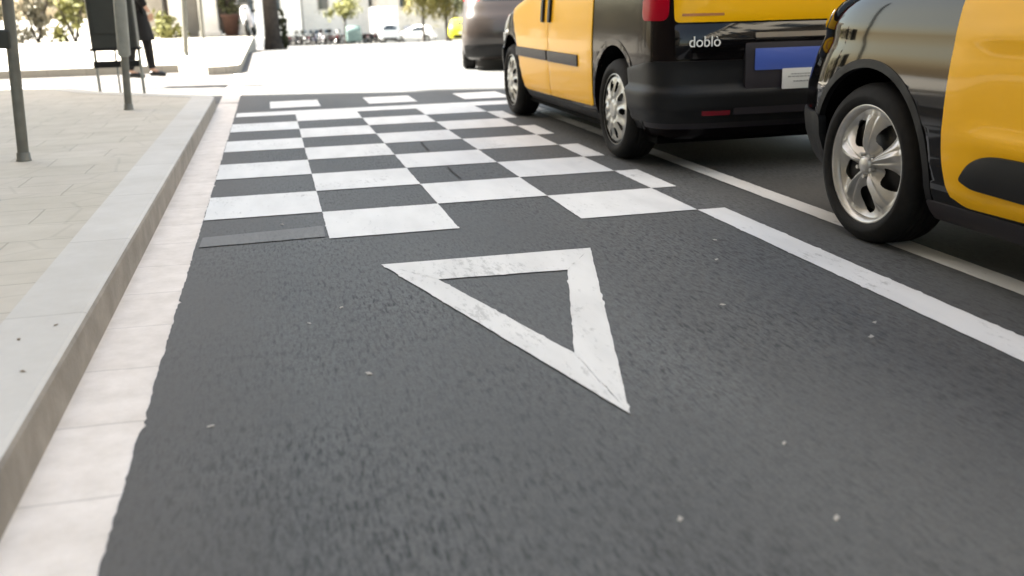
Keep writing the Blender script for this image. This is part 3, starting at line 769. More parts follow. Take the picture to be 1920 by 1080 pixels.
patch('tail_light', rect(-.86, .70, -.62, .90), HAT.end(False), M['red'], t2, .012, .03, .03); patch('tail_light', rect(.62, .70, .86, .90), HAT.end(False), M['red'], t2, .012, .03, .03)
patch('rear_window', rect(-.60, 1.06, .60, 1.36), HAT.end(False), M['glass'], t2, .008, .02, .05)
mb = MB(); mb.box((0, 2.15, .165), (1.34, 3.4, .08)); mb.build('underbody', M['liner'], t2)
mb = MB(); mb.box((0, 1.7, 1.70), (.42, .14, .10), bev=.02); mb.build('roof_sign', M['white'], t2)

# ---- the third dark car ahead, in the sun
def saloon(name, loc, rz, paint, label, cat='car', group=None, hi=True, door=None, tall=0.0, style='plain', wheel_r=.31, lz=0):
    B = Body([(.17, .14, 4.14, .80), (.24, .08, 4.22, .86), (.34, .03, 4.28, .885), (.48, .0, 4.30, .89), (.60, .0, 4.29, .89), (.70, .02, 4.22, .882), (.80, .05, 4.0, .87),
              (.88, .10, 3.5, .855), (.96+tall*.2, .16, 3.15, .84), (1.10+tall*.5, .30, 2.85, .78), (1.26+tall*.8, .52, 2.5, .70), (1.38+tall, .80, 2.15, .62), (1.44+tall, 1.1, 1.9, .45)], nr=4, lr=.45, nf=3, lf=.8)
    t = empty(name, loc, rz, label, cat, group)
    B.shell('body', M[paint], t, (.80, 3.40), .36, wz=.31, nz=40 if hi else 22, npt=30 if hi else 16)
    du = .08 if hi else .3
    zt = 1.32+tall*.85
    for sg in (-1, 1):
        s_ = B.side(sg)
        patch('side_window', [(.95, .98), (2.72-.4, .98), (2.3, zt), (1.15, zt)], s_, M['glass'], t, .008, .02, .03, du=du, dz=.1)
        patch('side_window', [(2.36, .98), (2.95, .98), (2.55, zt-.05), (2.36, zt-.05)], s_, M['glass'], t, .008, .02, .03, du=du, dz=.1)
        if door: patch('front_door', [(1.85, .28), (2.95, .28), (3.05, .6), (2.95, .93), (1.85, .93)], s_, M[door], t, .008, .02, .03, du=du); patch('rear_door', [(1.15, .35), (1.84, .28), (1.84, .93), (1.0, .93)], s_, M[door], t, .008, .02, .03, du=du)
        for yy in (.80, 3.40): wheel(t, sg*.875, yy, .31, sg, wheel_r, .2, .2, style)
    e = B.end(False); f = B.end(True)
    patch('rear_window', rect(-.58, .98+tall*.3, .58, zt-.02), e, M['glass'], t, .01, .02, .05, du=du, dz=.1)
    patch('windscreen', rect(-.60, .96+tall*.3, .60, zt-.02), f, M['glass'], t, .01, .02, .05, du=du, dz=.1)
    for sx in (-1, 1):
        a, b = sorted((sx*.84, sx*.60)); patch('tail_light', rect(a, .68+lz, b, .80+lz), e, M['red'], t, .012, .02, .02, du=du)
        patch('headlight', rect(a, .62, b, .72), f, M['lens'], t, .012, .02, .02, du=du)
    patch('rear_bumper', rect(-.84, .22, .84, .40), e, M['plastic'], t, .02, .03, .03, du=du)
    patch('front_bumper', rect(-.80, .22, .80, .40), f, M['plastic'], t, .02, .03, .03, du=du)
    patch('number_plate', rect(-.25, .46, .25, .57), e, M['white'], t, .014, .01, .01, du=.3)
    mb = MB(); mb.box((0, 2.1, .2), (1.4, 3.4, .06)); mb.build('underbody', M['liner'], t)
    return t
saloon('dark_car', (3.70, 14.40, gz(15)), R(-11), 'black2', 'dark brown car standing in the sunlight ahead of the black and yellow van', 'car', tall=.20, lz=.36)

# ------------------------------------------------------------------ the buildings that shade the near part of the street (out of frame) and face it
def facade(name, x0, x1, y0, y1, z0, z1, m, label, axis, side, winw=1.2, winh=1.9, stepw=3.0, steph=3.4, zbase=4.5, skew=0, skx=-1):
    """a block with a row of windows per storey on one face. axis 'x': the windowed face looks along x on side (+1/-1)"""
    t = empty(name, ((x0+x1)/2, (y0+y1)/2, z0), 0, label, 'building')
    ox, oy = (x0+x1)/2, (y0+y1)/2
    mb = MB(); mb.box((0, 0, (z1-z0)/2), (x1-x0, y1-y0, z1-z0)); wl = mb.build('wall', m, t)
    mb = MB(); mb.box((0, 0, z1-z0+.15), (x1-x0+.5, y1-y0+.5, .3)); cn = mb.build('cornice', M['stone'], t)
    for o_ in (wl, cn):                                   # end wall set at an angle to the street
        for v in o_.data.vertices:
            if v.co.y > 0: v.co.y += skew*((x1-x0)/2-v.co.x) if skx > 0 else 0
    L = (y1-y0) if axis == 'x' else (x1-x0); D = ((x1-x0) if axis == 'x' else (y1-y0))/2
    nrow = int((z1-z0-zbase-1)/steph)+1; ncol = int((L-1.5)/stepw)
    for r_ in range(nrow):
        for c in range(ncol):
            a = -L/2+(L-(ncol-1)*stepw)/2+c*stepw; z = zbase+r_*steph
            def pos(d): return ((side*(D+d), a, z+winh/2) if axis == 'x' else (a, side*(D+d), z+winh/2))
            def dm(w, d, h): return (d, w, h) if axis == 'x' else (w, d, h)
            mb = MB()
            for q in (-1, 1):
                p = list(pos(.04)); p[1 if axis == 'x' else 0] += q*(winw/2+.06); mb.box(p, dm(.12, .08, winh+.24))
            for q in (-1, 1):
                p = list(pos(.05)); p[2] += q*(winh/2+.06); mb.box(p, dm(winw+.3, .10, .12))
            fr = mb.build('window', M['stone'], t)
            mb = MB(); mb.box(pos(.012), dm(winw, .02, winh)); mb.build('pane', M['pane'], fr)
    return t, D, L
facade('apartment_building', -23, -9.0, -30, 14.75, .12, 31, M['stoneb'], 'tall ochre apartment building on the left whose shade covers the near street', 'x', 1, skew=.30, skx=1)
facade('apartment_building', 9.5, 20, -30, 10, .14, 13, M['stone'], 'low cream apartment building behind the taxis on the right', 'x', -1)
# far side: pale buildings closing the street
facade('pale_building', -8, 3.9, 118, 130, gz(118), 20, M['stonew'], 'white building closing the far end of the street beyond the motorcycles', 'y', -1, zbase=4)
facade('pale_building', 12.6, 40, 116, 130, gz(116), 18, M['stone'], 'cream building behind the parked white cars at the far right', 'y', -1, zbase=4)
facade('pale_building', 4.2, 12.2, 122, 134, gz(118), 24, M['stonew'], 'tall white building in the gap behind the box truck', 'y', -1, zbase=4)

# colonnade building on the plaza
cb = empty('colonnade_building', (-3, 36, .13), 0, 'building with white columns and dark openings beyond the litter cabinet on the left', 'building')
mb = MB(); mb.box((-1.35, .6, 2.2), (1.65, .5, 4.4)); mb.build('wall', M['stoneg'], cb)
mb = MB(); mb.box((-.4, 2.6, 2.2), (5.4, .3, 4.4)); mb.build('back_wall', M['door'], cb)
mb = MB(); mb.box((-.1, 1.2, 4.7), (6.2, 4.0, .6)); mb.build('roof_slab', M['stone'], cb)
for cx, w in ((-.02-.0, .48), (1.02, .62), (2.18, .34)):
    mb = MB(); mb.box((cx, -.2, 2.2), (w, w, 4.4), bev=.03); mb.box((cx, -.2, .09), (w+.12, w+.12, .18), bev=.02); mb.build('column', M['stonew'], cb)
mb = MB(); mb.box((.42, .3, 2.0), (.42, .12, 4.0)); mb.build('door', M['stoneg'], cb)

# ------------------------------------------------------------------ posts on the pavement
def post(x, y, h, lean, r, label, upper=None):
    t = empty('street_post', (x, y, H-.002 if y < 12 else .13), 0, label, 'post', 'slim grey posts along the pavement')
    t.rotation_euler = (0, lean, 0)
    mb = MB(); mb.tube([(0, 0, -.02), (0, 0, .5), (0, 0, h)], r, 20); mb.build('shaft', M['post'], t)
    mb = MB(); mb.lathe([(r+.012, .0), (r+.012, .008), (r+.008, .012), (r+.006, .05), (r, .055)], 'Z', n=24); mb.build('base_plate', M['post'], t)
    if upper:
        mb = MB(); mb.lathe([(r, upper[0]-.02), (upper[1], upper[0]), (upper[1], h-.1), (r, h-.08)], 'Z', n=24); mb.build('sleeve', M['postl'], t)
    return t
p1 = post(-1.555, 6.45, 2.4, R(3.6), .033, 'slim grey leaning post on the pavement nearest the camera')
mb = MB(); mb.box((-.075, 0, .735), (.15, .12, .11), bev=.012); mb.build('bracket_box', M['cabinet'], p1)
p2 = post(-1.335, 9.55, 2.6, R(3.0), .034, 'grey post with a thicker pale sleeve in front of the dark cabinet', (.50, .056))
p3 = post(-1.66, 20.6, 2.8, R(4), .055, 'pale post standing in the sunlight beyond the walking person')
p4 = post(-2.05, 32.5, 3.0, R(2), .06, 'distant post against the white columns of the colonnade')

# dark cabinet on legs with a low crossbar
cbn = empty('street_cabinet', (-1.72, 12.0, .0), 0, 'dark grey cabinet raised on slim legs behind the sleeved post', 'cabinet')
mb = MB(); mb.box((-.0, 0, 1.0), (.50, .26, .82), bev=.03); mb.build('housing', M['cabinet'], cbn)
mb = MB(); mb.box((0, -.145, 1.05), (.40, .015, .55), bev=.006); mb.build('door_panel', M['cabinet'], cbn)
mb = MB(); mb.box((0, 0, .60), (.54, .28, .03), bev=.006); mb.build('rim', M['plastic'], cbn)
for sx in (-.24, -.02, .24):
    mb = MB(); mb.tube([(sx, 0, .0), (sx, 0, .62)], .017 if sx != -.02 else .012, 10); mb.build('leg', M['postl'], cbn)
mb = MB(); mb.box((-.02, 0, .43), (.50, .05, .075), bev=.01); mb.build('crossbar', M['plastic'], cbn)
for sx in (-.24, .24):
    mb = MB(); mb.box((sx, 0, .012), (.13, .12, .024), bev=.004); mb.build('foot', M['postl'], cbn)

# ------------------------------------------------------------------ the walking person
def skin_mesh(name, verts, edges, radii, m, parent=None, sub=2, root=0):
    me = bpy.data.meshes.new(name); me.from_pydata(verts, edges, []); o = bpy.data.objects.new(name, me); COL.objects.link(o)
    md = o.modifiers.new('s', 'SKIN'); md.use_smooth_shade = True
    for i, r in enumerate(radii):
        sv = me.skin_vertices[0].data[i]; sv.radius = (r, r) if not isinstance(r, tuple) else r; sv.use_root = (i == root)
    ss = o.modifiers.new('u', 'SUBSURF'); ss.levels = sub; ss.render_levels = sub
    dg = bpy.context.evaluated_depsgraph_get(); dg.update()
    me2 = bpy.data.meshes.new_from_object(o.evaluated_get(dg)); bpy.data.objects.remove(o)
    me2.materials.clear(); me2.materials.append(m)
    for p in me2.polygons: p.use_smooth = True
    o = bpy.data.objects.new(name, me2); return link(o, parent)

per = empty('person', (-1.76, 14.1, .13), 0, 'person in a long charcoal coat and black trousers striding to the right past the cabinet', 'person')
# body: one skinned figure (x = walking direction)
V = [(0, 0, .95), (0, 0, 1.10), (0.01, 0, 1.28), (.02, 0, 1.42), (.035, 0, 1.50), (.05, 0, 1.56), (.06, 0, 1.66), (.055, 0, 1.73),
     (.00, -.10, .90), (-.035, -.10, .50), (-.15+.04, -.11, .10), (.02, -.11, .035),
     (.00, .10, .90), (.13, .10, .50), (.15, .10, .10), (.27, .10, .035),
     (.02, -.19, 1.40), (.10, -.23, 1.14), (.20, -.20, .93), (.24, -.19, .86),
     (.02, .19, 1.40), (-.06, .23, 1.14), (-.02, .22, .90), (.0, .215, .83)]
E_ = [(0, 1), (1, 2), (2, 3), (3, 4), (4, 5), (5, 6), (6, 7), (0, 8), (8, 9), (9, 10), (10, 11), (0, 12), (12, 13), (13, 14), (14, 15), (3, 16), (16, 17), (17, 18), (18, 19), (3, 20), (20, 21), (21, 22), (22, 23)]
Rr = [.13, .12, .13, .12, .05, .055, .092, .075, .085, .052, .036, .034, .085, .052, .036, .034, .052, .04, .028, .026, .052, .04, .028, .026]
skin_mesh('body', V, E_, Rr, M['skin'], per)
for k, (x0_, y0_) in enumerate(((.24, -.19), (.0, .215))):
    vv = [(x0_, y0_, .86 if k == 0 else .83)]; ee = []; rr = [.022]
    z0_ = vv[0][2]
    for f in range(4):
        b = len(vv); dx = -.024+.016*f; ln = (.06, .072, .068, .055)[f]
        vv += [(x0_+dx, y0_, z0_-.05), (x0_+dx+.006, y0_, z0_-.05-ln*.6), (x0_+dx+.0, y0_+.012, z0_-.05-ln)]; ee += [(0, b), (b, b+1), (b+1, b+2)]; rr += [.010, .008, .007]
    b = len(vv); vv += [(x0_+.032, y0_, z0_-.02), (x0_+.044, y0_, z0_-.055)]; ee += [(0, b), (b, b+1)]; rr += [.010, .008]
    skin_mesh('hand', vv, ee, rr, M['skin'], per, sub=1)
tv = [(0, 0, .94)] + [V[i] for i in (8, 9, 10, 12, 13, 14)]
skin_mesh('trousers', tv, [(0, 1), (1, 2), (2, 3), (0, 4), (4, 5), (5, 6)], [.15, .105, .070, .055, .105, .070, .055], M['cloth'], per)
for (a, b) in ((10, 11), (14, 15)):
    A, B_ = Vector(V[a]), Vector(V[b])
    skin_mesh('shoe', [(A.x-.05, A.y, .045), (A.x+.02, A.y, .06), (B_.x-.02, B_.y, .045), (B_.x+.06, B_.y, .028)], [(0, 1), (1, 2), (2, 3)], [.040, .046, .042, .028], M['leather'], per, sub=1)
# coat: a flaring shell round torso and thighs, open at the hem
mb = MB(); n = 40; rows = [(.50, .225, .20, .02), (.58, .215, .19, .015), (.75, .19, .18, .01), (.95, .165, .17, .0), (1.10, .145, .165, .0), (1.28, .15, .19, .01), (1.40, .13, .20, .015), (1.47, .08, .12, .02), (1.50, .06, .07, .03)]
vs = []
for (z, rx, ry_, cx) in rows:
    for k in range(n):
        t = 2*math.pi*k/n; w = 1+.045*math.sin(t*7+z*3)*max(0, (1.0-z))*1.6
        vs.append((cx+rx*w*math.cos(t), ry_*w*math.sin(t), z))
fs = [(i*n+k, i*n+(k+1) % n, (i+1)*n+(k+1) % n, (i+1)*n+k) for i in range(len(rows)-1) for k in range(n)]
mb.add(vs, fs, 0, True); mb.add([vs[k] for k in range(n)], [tuple(range(n))], 0)
coat = mb.build('coat', M['coat'], per)
for sg, idx in ((-1, (16, 17, 18)), (1, (20, 21, 22))):
    skin_mesh('sleeve', [V[i] for i in idx], [(0, 1), (1, 2)], [.072, .058, .048], M['coat'], coat, sub=2)
mb = MB(); vs = []; 
mb.lathe([(.001, .105), (.055, .092), (.088, .05), (.100, .0), (.094, -.05), (.075, -.085)], 'Z', (.045, 0, 1.70), n=24); mb.build('hair', M['hair'], per)
mb = MB(); mb.tube([(.148, 0, 1.685), (.168, 0, 1.65), (.150, 0, 1.643)], [.008, .014, .008], 8); mb.build('nose', M['skin'], per)
mb = MB()
for sy in (-.032, .032): mb.lathe([(.001, .006), (.009, .002), (.010, -.004)], 'X', (.146, sy, 1.685), n=12)
mb.build('eyes', M['ink'], per)

# ------------------------------------------------------------------ trees and bushes
def leaves(mb, c, rad, n, size, rnd, squash=.8, clumps=14, droop=0.0):
    cl = []
    for _ in range(clumps):
        d = Vector((rnd.gauss(0, 1), rnd.gauss(0, 1), rnd.gauss(0, 1))).normalized()*rnd.uniform(.35, 1)
        cl.append((Vector((d.x*rad, d.y*rad, d.z*rad*squash)), rad*rnd.uniform(.18, .42)))
    for _ in range(n):
        cc_, cr = rnd.choice(cl)
        d = Vector((rnd.gauss(0, .5), rnd.gauss(0, .5), rnd.gauss(0, .5)*(1+droop*2)))*cr
        p = Vector(c)+cc_+d; s_ = size*rnd.uniform(.6, 1.3)
        a = Vector((rnd.gauss(0, 1), rnd.gauss(0, 1), rnd.gauss(0, 1)-droop*2)).normalized(); b = a.orthogonal().normalized(); b.rotate(Matrix.Rotation(rnd.uniform(0, 6.28), 3, a))
        L_ = s_*(1+droop*2)
        mb.add([p-a*L_, p+b*s_*.45, p+a*L_, p-b*s_*.45], [(0, 1, 2, 3)])
def tree(name, loc, trunk_h, tr, crown_r, zc, m, label, n=1600, size=.12, seed=1, squash=.8, droop=0, cat='tree', flare=1.25, group=None, lean=0):
    rnd = random.Random(seed); t = empty(name, loc, 0, label, cat, group)
    mb = MB(); top = Vector((lean*trunk_h, 0, trunk_h))
    mb.tube([(0, 0, -.1), (lean*.1, 0, .12*trunk_h), (lean*trunk_h*.5, .03, .5*trunk_h), tuple(top)], [tr*flare, tr, tr*.9, tr*.75], 14)
    for k in range(6):
        a = 6.28*k/6+rnd.uniform(-.3, .3); e = Vector((math.cos(a)*crown_r*.6, math.sin(a)*crown_r*.6, zc-trunk_h+rnd.uniform(-.2, .6)*crown_r*.6))
        mb.tube([top*.93, top+e*.5+Vector((0, 0, .2)), top+e], [tr*.5, tr*.3, tr*.1], 8)
    mb.build('trunk', M['bark'], t)
    mb = MB(); leaves(mb, (top.x, 0, zc), crown_r, n, size, rnd, squash, 26, droop); mb.build('crown', M[m], t, recalc=False)
    return t
def bush(loc, rx, hh, m, label, n=900, size=.09, seed=3, group=None, cat='bush', name='bush'):
    rnd = random.Random(seed); t = empty(name, loc, 0, label, cat, group)
    mb = MB()
    for k in range(7):
        a = rnd.uniform(0, 6.28); mb.tube([(0, 0, -.05), (math.cos(a)*rx*.3, math.sin(a)*rx*.3, hh*.4), (math.cos(a)*rx*.7, math.sin(a)*rx*.6, hh*.8)], [.04, .025, .01], 6)
    mb.build('stems', M['bark'], t)
    mb = MB(); rnd2 = random.Random(seed+50)
    for k in range(3):
        leaves(mb, (rnd2.uniform(-.3, .3)*rx, rnd2.uniform(-.2, .2)*rx, hh*(.25+.28*k)), rx*.8, n//3, size, rnd2, squash=hh*.42/rx, clumps=12)
    mb.build('foliage', M[m], t, recalc=False); return t

tree('plane_tree', (.12, 35.2, gz(35)), 5.0, .27, 2.6, 6.5, 'leafdark', 'thick dark tree trunk at the roadside beyond the white columns', seed=4, flare=1.3, n=2600)
bush((.50, 35.3, gz(35)), .22, 1.3, 'leafdark', 'small dark green bush at the foot of the thick roadside trunk', n=300, seed=8)
for k, (x, y, rx, hh, mm, lab_) in enumerate([
    (-10.6, 34.5, 1.3, 2.6, 'leafgrey', 'grey green bush farthest left behind the posts'),
    (-8.6, 34.0, 1.2, 2.4, 'leafdark', 'dark green bush second from the left edge'),
    (-7.3, 34.6, 1.0, 2.2, 'leafgrey', 'pale grey green bush left of the yellow green one'),
    (-6.1, 34.2, .9, 2.0, 'leafgreen', 'yellow green bush just left of the dark cabinet'),
    (-3.3, 34.6, .62, .62, 'leafgreen', 'low bright green bush in front of the beige colonnade wall')]):
    bush((x, y, .13), rx, hh, mm, lab_, n=1300 if hh > 1 else 500, seed=20+k, group='bushes along the back of the plaza', size=.10)
# planter with a dark shrub between the columns
pt_ = empty('planter', (-1.25, 35.6, .13), 0, 'terracotta planter between the two right columns', 'planter')
mb = MB(); mb.lathe([(.001, .0), (.22, .0), (.30, .62), (.34, .64), (.34, .72), (.29, .72), (.27, .60), (.001, .60)], 'Z', n=28); mb.build('pot', M['terracotta'], pt_)
bush((-1.25, 35.6, .70), .62, 2.0, 'leafdark', 'tall dark shrub growing in the terracotta planter', n=800, seed=31, cat='shrub', name='shrub')

for k, (x, y) in enumerate([(-5.6, 4.6), (-5.8, -3.4), (-5.5, -11.0)]):
    tree('street_tree', (x, y, .12), 3.6, .17, 2.9, 6.0, 'leafdark', ['plane tree on the left pavement level with the triangle', 'plane tree on the left pavement behind the viewer', 'plane tree on the left pavement farthest behind the viewer'][k], n=3800, size=.15, seed=70+k, group='plane trees on the near pavement')
# far greenery
tree('street_tree', (6.9, 92, gz(92)), 2.1, .12, 1.5, 3.2, 'leafgreen', 'small round yellow green tree above the grey green container', seed=11, n=1300, size=.16)
for k, (x, y, r_, zc_, mm, lb) in enumerate([(13.6, 88, 1.5, 3.9, 'leafolive', 'brownish drooping tree above the silver car'),
    (15.9, 89, 1.7, 3.9, 'leafolive', 'golden olive drooping tree above the white car'),
    (18.6, 87, 2.2, 4.2, 'leafdark', 'dark green drooping tree behind the bright yellow car'),
    (21.5, 86, 2.5, 4.6, 'leafdark', 'dark tree rising behind the dark brown car')]):
    tree('drooping_tree', (x, y, gz(y)), 3.2, .14, r_, zc_, mm, lb, seed=40+k, n=1500, size=.13, squash=.9, droop=.9, group='trees over the far parked cars')

# ------------------------------------------------------------------ far vehicles
def low_car(*a, **k): return saloon(*a, hi=False, **k)
def at95(x, y): return (x, y, gz(y))
low_car('car', at95(13.45, 95), R(-4), 'silver', 'small silver car parked between the white box truck and the white car', 'car', group='cars parked at the far end of the street', tall=.12)
low_car('car', at95(15.6, 93), R(70), 'whitecar', 'white car parked sideways under the olive trees', 'car', group='cars parked at the far end of the street', tall=.1)
low_car('car', at95(11.72, 60.0), R(-11), 'lime', 'bright yellow car half hidden behind the dark brown car', 'car', group=None, tall=-.06)
# white box truck
tk = empty('box_truck', (10.9, 94, gz(94)), R(-3), 'tall white box truck parked behind the motorcycles', 'truck')
mb = MB(); mb.box((0, 3.2, 2.05), (2.5, 5.0, 2.5), bev=.05); mb.build('cargo_box', M['whitecar'], tk)
mb = MB(); mb.box((0, .66, 2.05), (2.3, .03, 2.3), bev=.01); mb.build('rear_door', M['white'], tk)
mb = MB(); mb.box((0, 6.6, 1.35), (2.1, 1.7, 1.7), bev=.18); mb.build('cab', M['whitecar'], tk)
mb = MB(); mb.box((0, 3.6, .60), (2.2, 6.0, .22)); mb.box((0, .72, .55), (2.2, .12, .18)); mb.build('chassis', M['plastic'], tk)
for yy in (1.8, 6.4):
    for sg in (-1, 1): wheel(tk, sg*1.1, yy, .42, sg, .42, .26, .26, 'plain')
for sx in (-1.05, 1.05):
    mb = MB(); mb.box((sx, .63, .66), (.22, .04, .12)); mb.build('tail_light', M['red'], tk)
# white van nearer edge
vn = empty('parked_van', (10.55, 88, gz(88)), R(-3), 'pale delivery van with a low white body in front of the box truck', 'van')
vb = Body([(.25, .1, 4.5, .85), (.4, .02, 4.6, .93), (.9, .02, 4.5, .95), (1.1, .05, 4.1, .93), (1.45, .1, 3.7, .85), (1.72, .2, 3.4, .75), (1.78, .5, 3.1, .5)], nr=5, lr=.4)
vb.shell('body', M['whitecar'], vn, (.8, 3.6), .38, wz=.33, nz=18, npt=16)
patch('rear_window', rect(-.6, 1.12, .6, 1.55), vb.end(False), M['glass'], vn, .01, .02, .05, du=.3, dz=.2)
for sg in (-1, 1):
    patch('side_window', rect(2.4, 1.12, 3.4, 1.52), vb.side(sg), M['glass'], vn, .01, .02, .05, du=.3, dz=.2)
    for yy in (.8, 3.6): wheel(vn, sg*.93, yy, .33, sg, .33, .2, .2, 'plain')
    a, b = sorted((sg*.9, sg*.72)); patch('tail_light', rect(a, .7, b, 1.0), vb.end(False), M['red'], vn, .012, .02, .02, du=.1)
patch('rear_bumper', rect(-.88, .26, .88, .46), vb.end(False), M['plastic'], vn, .02, .03, .03, du=.3)
# container
ct = empty('waste_container', (7.55, 91, gz(91)), R(2), 'rounded grey green waste container beside the motorcycles', 'container')
mb = MB(); mb.box((0, 0, .72), (1.35, 1.1, 1.0), bev=.12); mb.build('bin_body', M['greengrey'], ct)
mb = MB(); mb.lathe([(.001, -.68), (.5, -.66), (.56, -.6), (.56, .6), (.5, .66), (.001, .68)], 'X', (0, 0, 1.08), n=28); mb.build('lid', M['greengrey'], ct)
for sx in (-.5, .5):
    for sy in (-.4, .4):
        mb = MB(); mb.lathe([(.001, -.03), (.10, -.03), (.10, .03), (.001, .03)], 'X', (sx, sy, .11), n=14); mb.build('caster', M['rubber'], ct)

def scooter(paint, label, group='motorcycles parked across the far end of the street'):
    t = empty('scooter', (0, 0, 0), 0, label, 'motorcycle', group)
    for yy, nm in ((0.0, 'wheel'), (1.28, 'wheel')):
        mb = MB(); mb.lathe([(.16, -.045), (.24, -.055), (.27, -.03), (.275, 0), (.27, .03), (.24, .055), (.16, .045)], 'X', (0, yy, .275), n=24); w = mb.build(nm, M['rubber'], t)
        mb = MB(); mb.lathe([(.001, -.02), (.17, -.03), (.17, .03), (.001, .02)], 'X', (0, yy, .275), n=16); mb.build('rim', M['alloy'], w)
    skin_mesh('body', [(0, -.22, .74), (0, .05, .66), (0, .35, .58), (0, .55, .36), (0, .85, .34), (0, 1.02, .60), (0, 1.10, .86), (0, 1.05, 1.0)], [(i, i+1) for i in range(7)],
              [(.10, .09), (.15, .13), (.17, .13), (.16, .09), (.17, .08), (.20, .09), (.19, .09), (.12, .06)], M[paint], t, sub=1)
    mb = MB(); mb.box((0, .12, .82), (.27, .72, .11), bev=.04); mb.build('seat', M['plastic'], t)
    mb = MB(); mb.tube([(-.33, .92, 1.08), (-.12, 1.0, 1.05), (.12, 1.0, 1.05), (.33, .92, 1.08)], .018, 8); mb.build('handlebar', M['plastic'], t)
    mb = MB(); mb.tube([(0, 1.28, .275), (0, 1.16, .62), (0, 1.05, 1.0)], .035, 8); mb.build('fork', M['alloy'], t)
    mb = MB(); mb.box((0, 1.14, 1.22), (.34, .02, .34), bev=.008, rot=Matrix.Rotation(R(18), 3, 'X')); mb.build('windscreen', M['glass'], t)
    mb = MB(); mb.lathe([(.001, .05), (.06, .03), (.07, -.02), (.001, -.03)], 'Z', (0, 1.19, .92), n=14); mb.build('headlight', M['lens'], t)
    mb = MB(); mb.box((0, -.30, .70), (.14, .05, .08), bev=.015); mb.build('tail_light', M['red'], t)
    for sx in (-.27, .27):
        mb = MB(); mb.tube([(sx*.7, .95, 1.07), (sx*1.15, .97, 1.26)], .008, 6); mb.box((sx*1.2, .98, 1.28), (.12, .02, .07), bev=.01); mb.build('mirror', M['plastic'], t)
    if group and label.find('top box') >= 0:
        mb = MB(); mb.box((0, -.32, 1.02), (.38, .34, .28), bev=.05); mb.build('top_box', M['plastic'], t)
    return t
base = {}
spots = [(1.55, 'motodark', 62, 'dark scooter at the left end of the far row of motorcycles'),
         (2.10, 'motodark', 50, 'dark scooter second from the left in the far row'),
         (2.60, 'motored', 70, 'maroon scooter third from the left in the far row'),
         (3.10, 'motodark', 38, 'dark scooter fourth from the left, beside the maroon one'),
         (3.75, 'motoblue', 28, 'slate blue scooter standing askew near the middle of the far row'),
         (4.35, 'motodark', 44, 'dark scooter with a top box in the middle of the far row'),
         (4.85, 'motowhite', 15, 'white scooter in the far row of dark motorcycles'),
         (5.35, 'motored', 60, 'maroon scooter left of the grey green container, third from it'),
         (5.85, 'motodark', 35, 'dark scooter left of the grey green container, second from it'),
         (6.40, 'motodark', 55, 'dark scooter next to the grey green container on its left'),
         (8.60, 'motored', 50, 'maroon scooter between the container and the white van'),
         (9.15, 'motodark', 65, 'dark scooter turned sideways against the white van'),
         (1.85, 'motored', 75, 'maroon scooter in the back row at the far left of the motorcycles'),
         (2.35, 'motodark', 60, 'dark scooter in the back row behind the maroon one'),
         (3.40, 'motodark', 68, 'dark scooter in the back row left of the slate blue one'),
         (4.05, 'motored', 80, 'maroon scooter in the back row behind the slate blue one'),
         (5.10, 'motodark', 72, 'dark scooter in the back row right of the white one'),
         (6.10, 'motodark', 66, 'dark scooter in the back row nearest the grey green container'),
         (8.85, 'motodark', 78, 'dark scooter in the back row between the container and the van'),
         (-.10, 'motodark', 70, 'dark scooter standing alone beside the low pale wall')]
for x, pnt, a, lb in spots:
    if pnt not in base or 'top box' in lb:
        o = scooter(pnt, lb)
        if 'top box' not in lb: base[pnt] = o
    else:
        o = copy_tree(base[pnt])
        o['label'] = lb
    y = 91.5+.3*math.sin(x*5)+(1.6 if 'back row' in lb else 0); o.location = (x, y, gz(y)); o.rotation_euler = (0, R(6), R(a+180 if int(x*10) % 2 else a))
o = copy_tree(base['motowhite']); o['label'] = 'white scooter parked beside the thick roadside trunk'; o['group'] = 'scooters near the colonnade'
o.location = (-.47, 34.6, .13); o.rotation_euler = (0, R(5), R(172))

# low kerbed wall at the far end
mb = MB(); mb.box((-2.0, 90, gz(90)+.35), (6.0, .4, .9), bev=.03)
tag(mb.build('low_wall', M['stonew']), 'low pale wall left of the far row of motorcycles', 'wall')

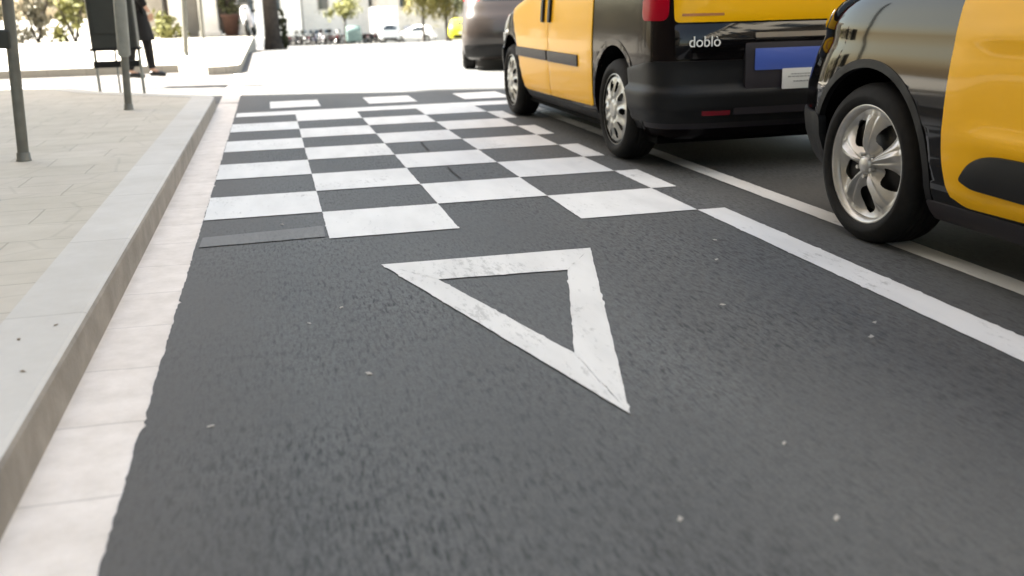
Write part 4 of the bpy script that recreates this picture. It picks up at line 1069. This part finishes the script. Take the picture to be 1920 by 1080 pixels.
# ------------------------------------------------------------------ small pale petals and chips lying on the asphalt
def petal(x, y, s_, lb, z=0, m='leafpale', cat='fallen leaf', grp='pale fallen leaves on the asphalt'):
    rnd = random.Random(int((x+5)*1000+y*77)); n = 9; vs = [(0, 0, .003)]
    for k in range(n):
        t = 6.28*k/n; r_ = s_*(.75+.45*rnd.random()); r_ *= (1 if k % 2 else .7); vs.append((r_*math.cos(t), r_*.5*math.sin(t), .002+.0018*rnd.random()))
    bt = [(a, b, c-.0015) for a, b, c in vs]
    mb = MB(); mb.add(vs, [(0, 1+k, 1+(k+1) % n) for k in range(n)]); mb.add(bt, [(0, 1+(k+1) % n, 1+k) for k in range(n)])
    o = mb.build('fallen_leaf', M[m], recalc=False); o.location = (x, y, z); o.rotation_euler = (0, 0, rnd.uniform(0, 6.28))
    tag(o, lb, cat, grp)
for x, y, s_, lb in [(.157, 3.185, .012, 'tiny pale leaf left of the triangle, farthest of the three there'), (.042, 3.043, .012, 'tiny pale leaf left of the triangle, nearest the gutter of the three'),
    (.186, 2.535, .017, 'larger pale leaf lower left of the triangle'), (1.411, 2.805, .014, 'pale leaf lying right of the triangle in open asphalt'),
    (1.782, 2.491, .012, 'small pale leaf beside the lane line, upper of the pair'), (1.693, 2.377, .017, 'pale leaf beside the lane line, lower of the pair'),
    (1.009, 1.475, .014, 'pale leaf near the bottom edge, right one'), (.710, 1.557, .012, 'faint leaf near the bottom edge, below the triangle tip'),
    (1.783, 3.645, .014, 'pale leaf below the checkerboard, close to the lane line'), (1.647, 3.347, .014, 'pale leaf below the checkerboard, slightly nearer than its neighbour'),
    (-.232, 2.297, .012, 'faint leaf beside the ragged gutter edge'), (1.078, 1.803, .010, 'faint tiny leaf right of the triangle tip'), (-.025, 4.613, .014, 'pale leaf on the faded patch at the checkerboard corner')]:
    petal(x, y, s_, lb)
M['leafbrown'] = mat('brown_leaf', (.22, .17, .12), .8)
for x, y, s_, lb in [(-.758, 2.759, .012, 'brown speck of leaf on the kerb top, left of three'), (-.681, 2.864, .011, 'brown speck of leaf on the kerb top, farthest of three'), (-.688, 2.487, .012, 'brown speck of leaf on the kerb top, nearest of three')]:
    petal(x, y, s_, lb, z=H, m='leafbrown', grp='brown leaf specks on the kerb')
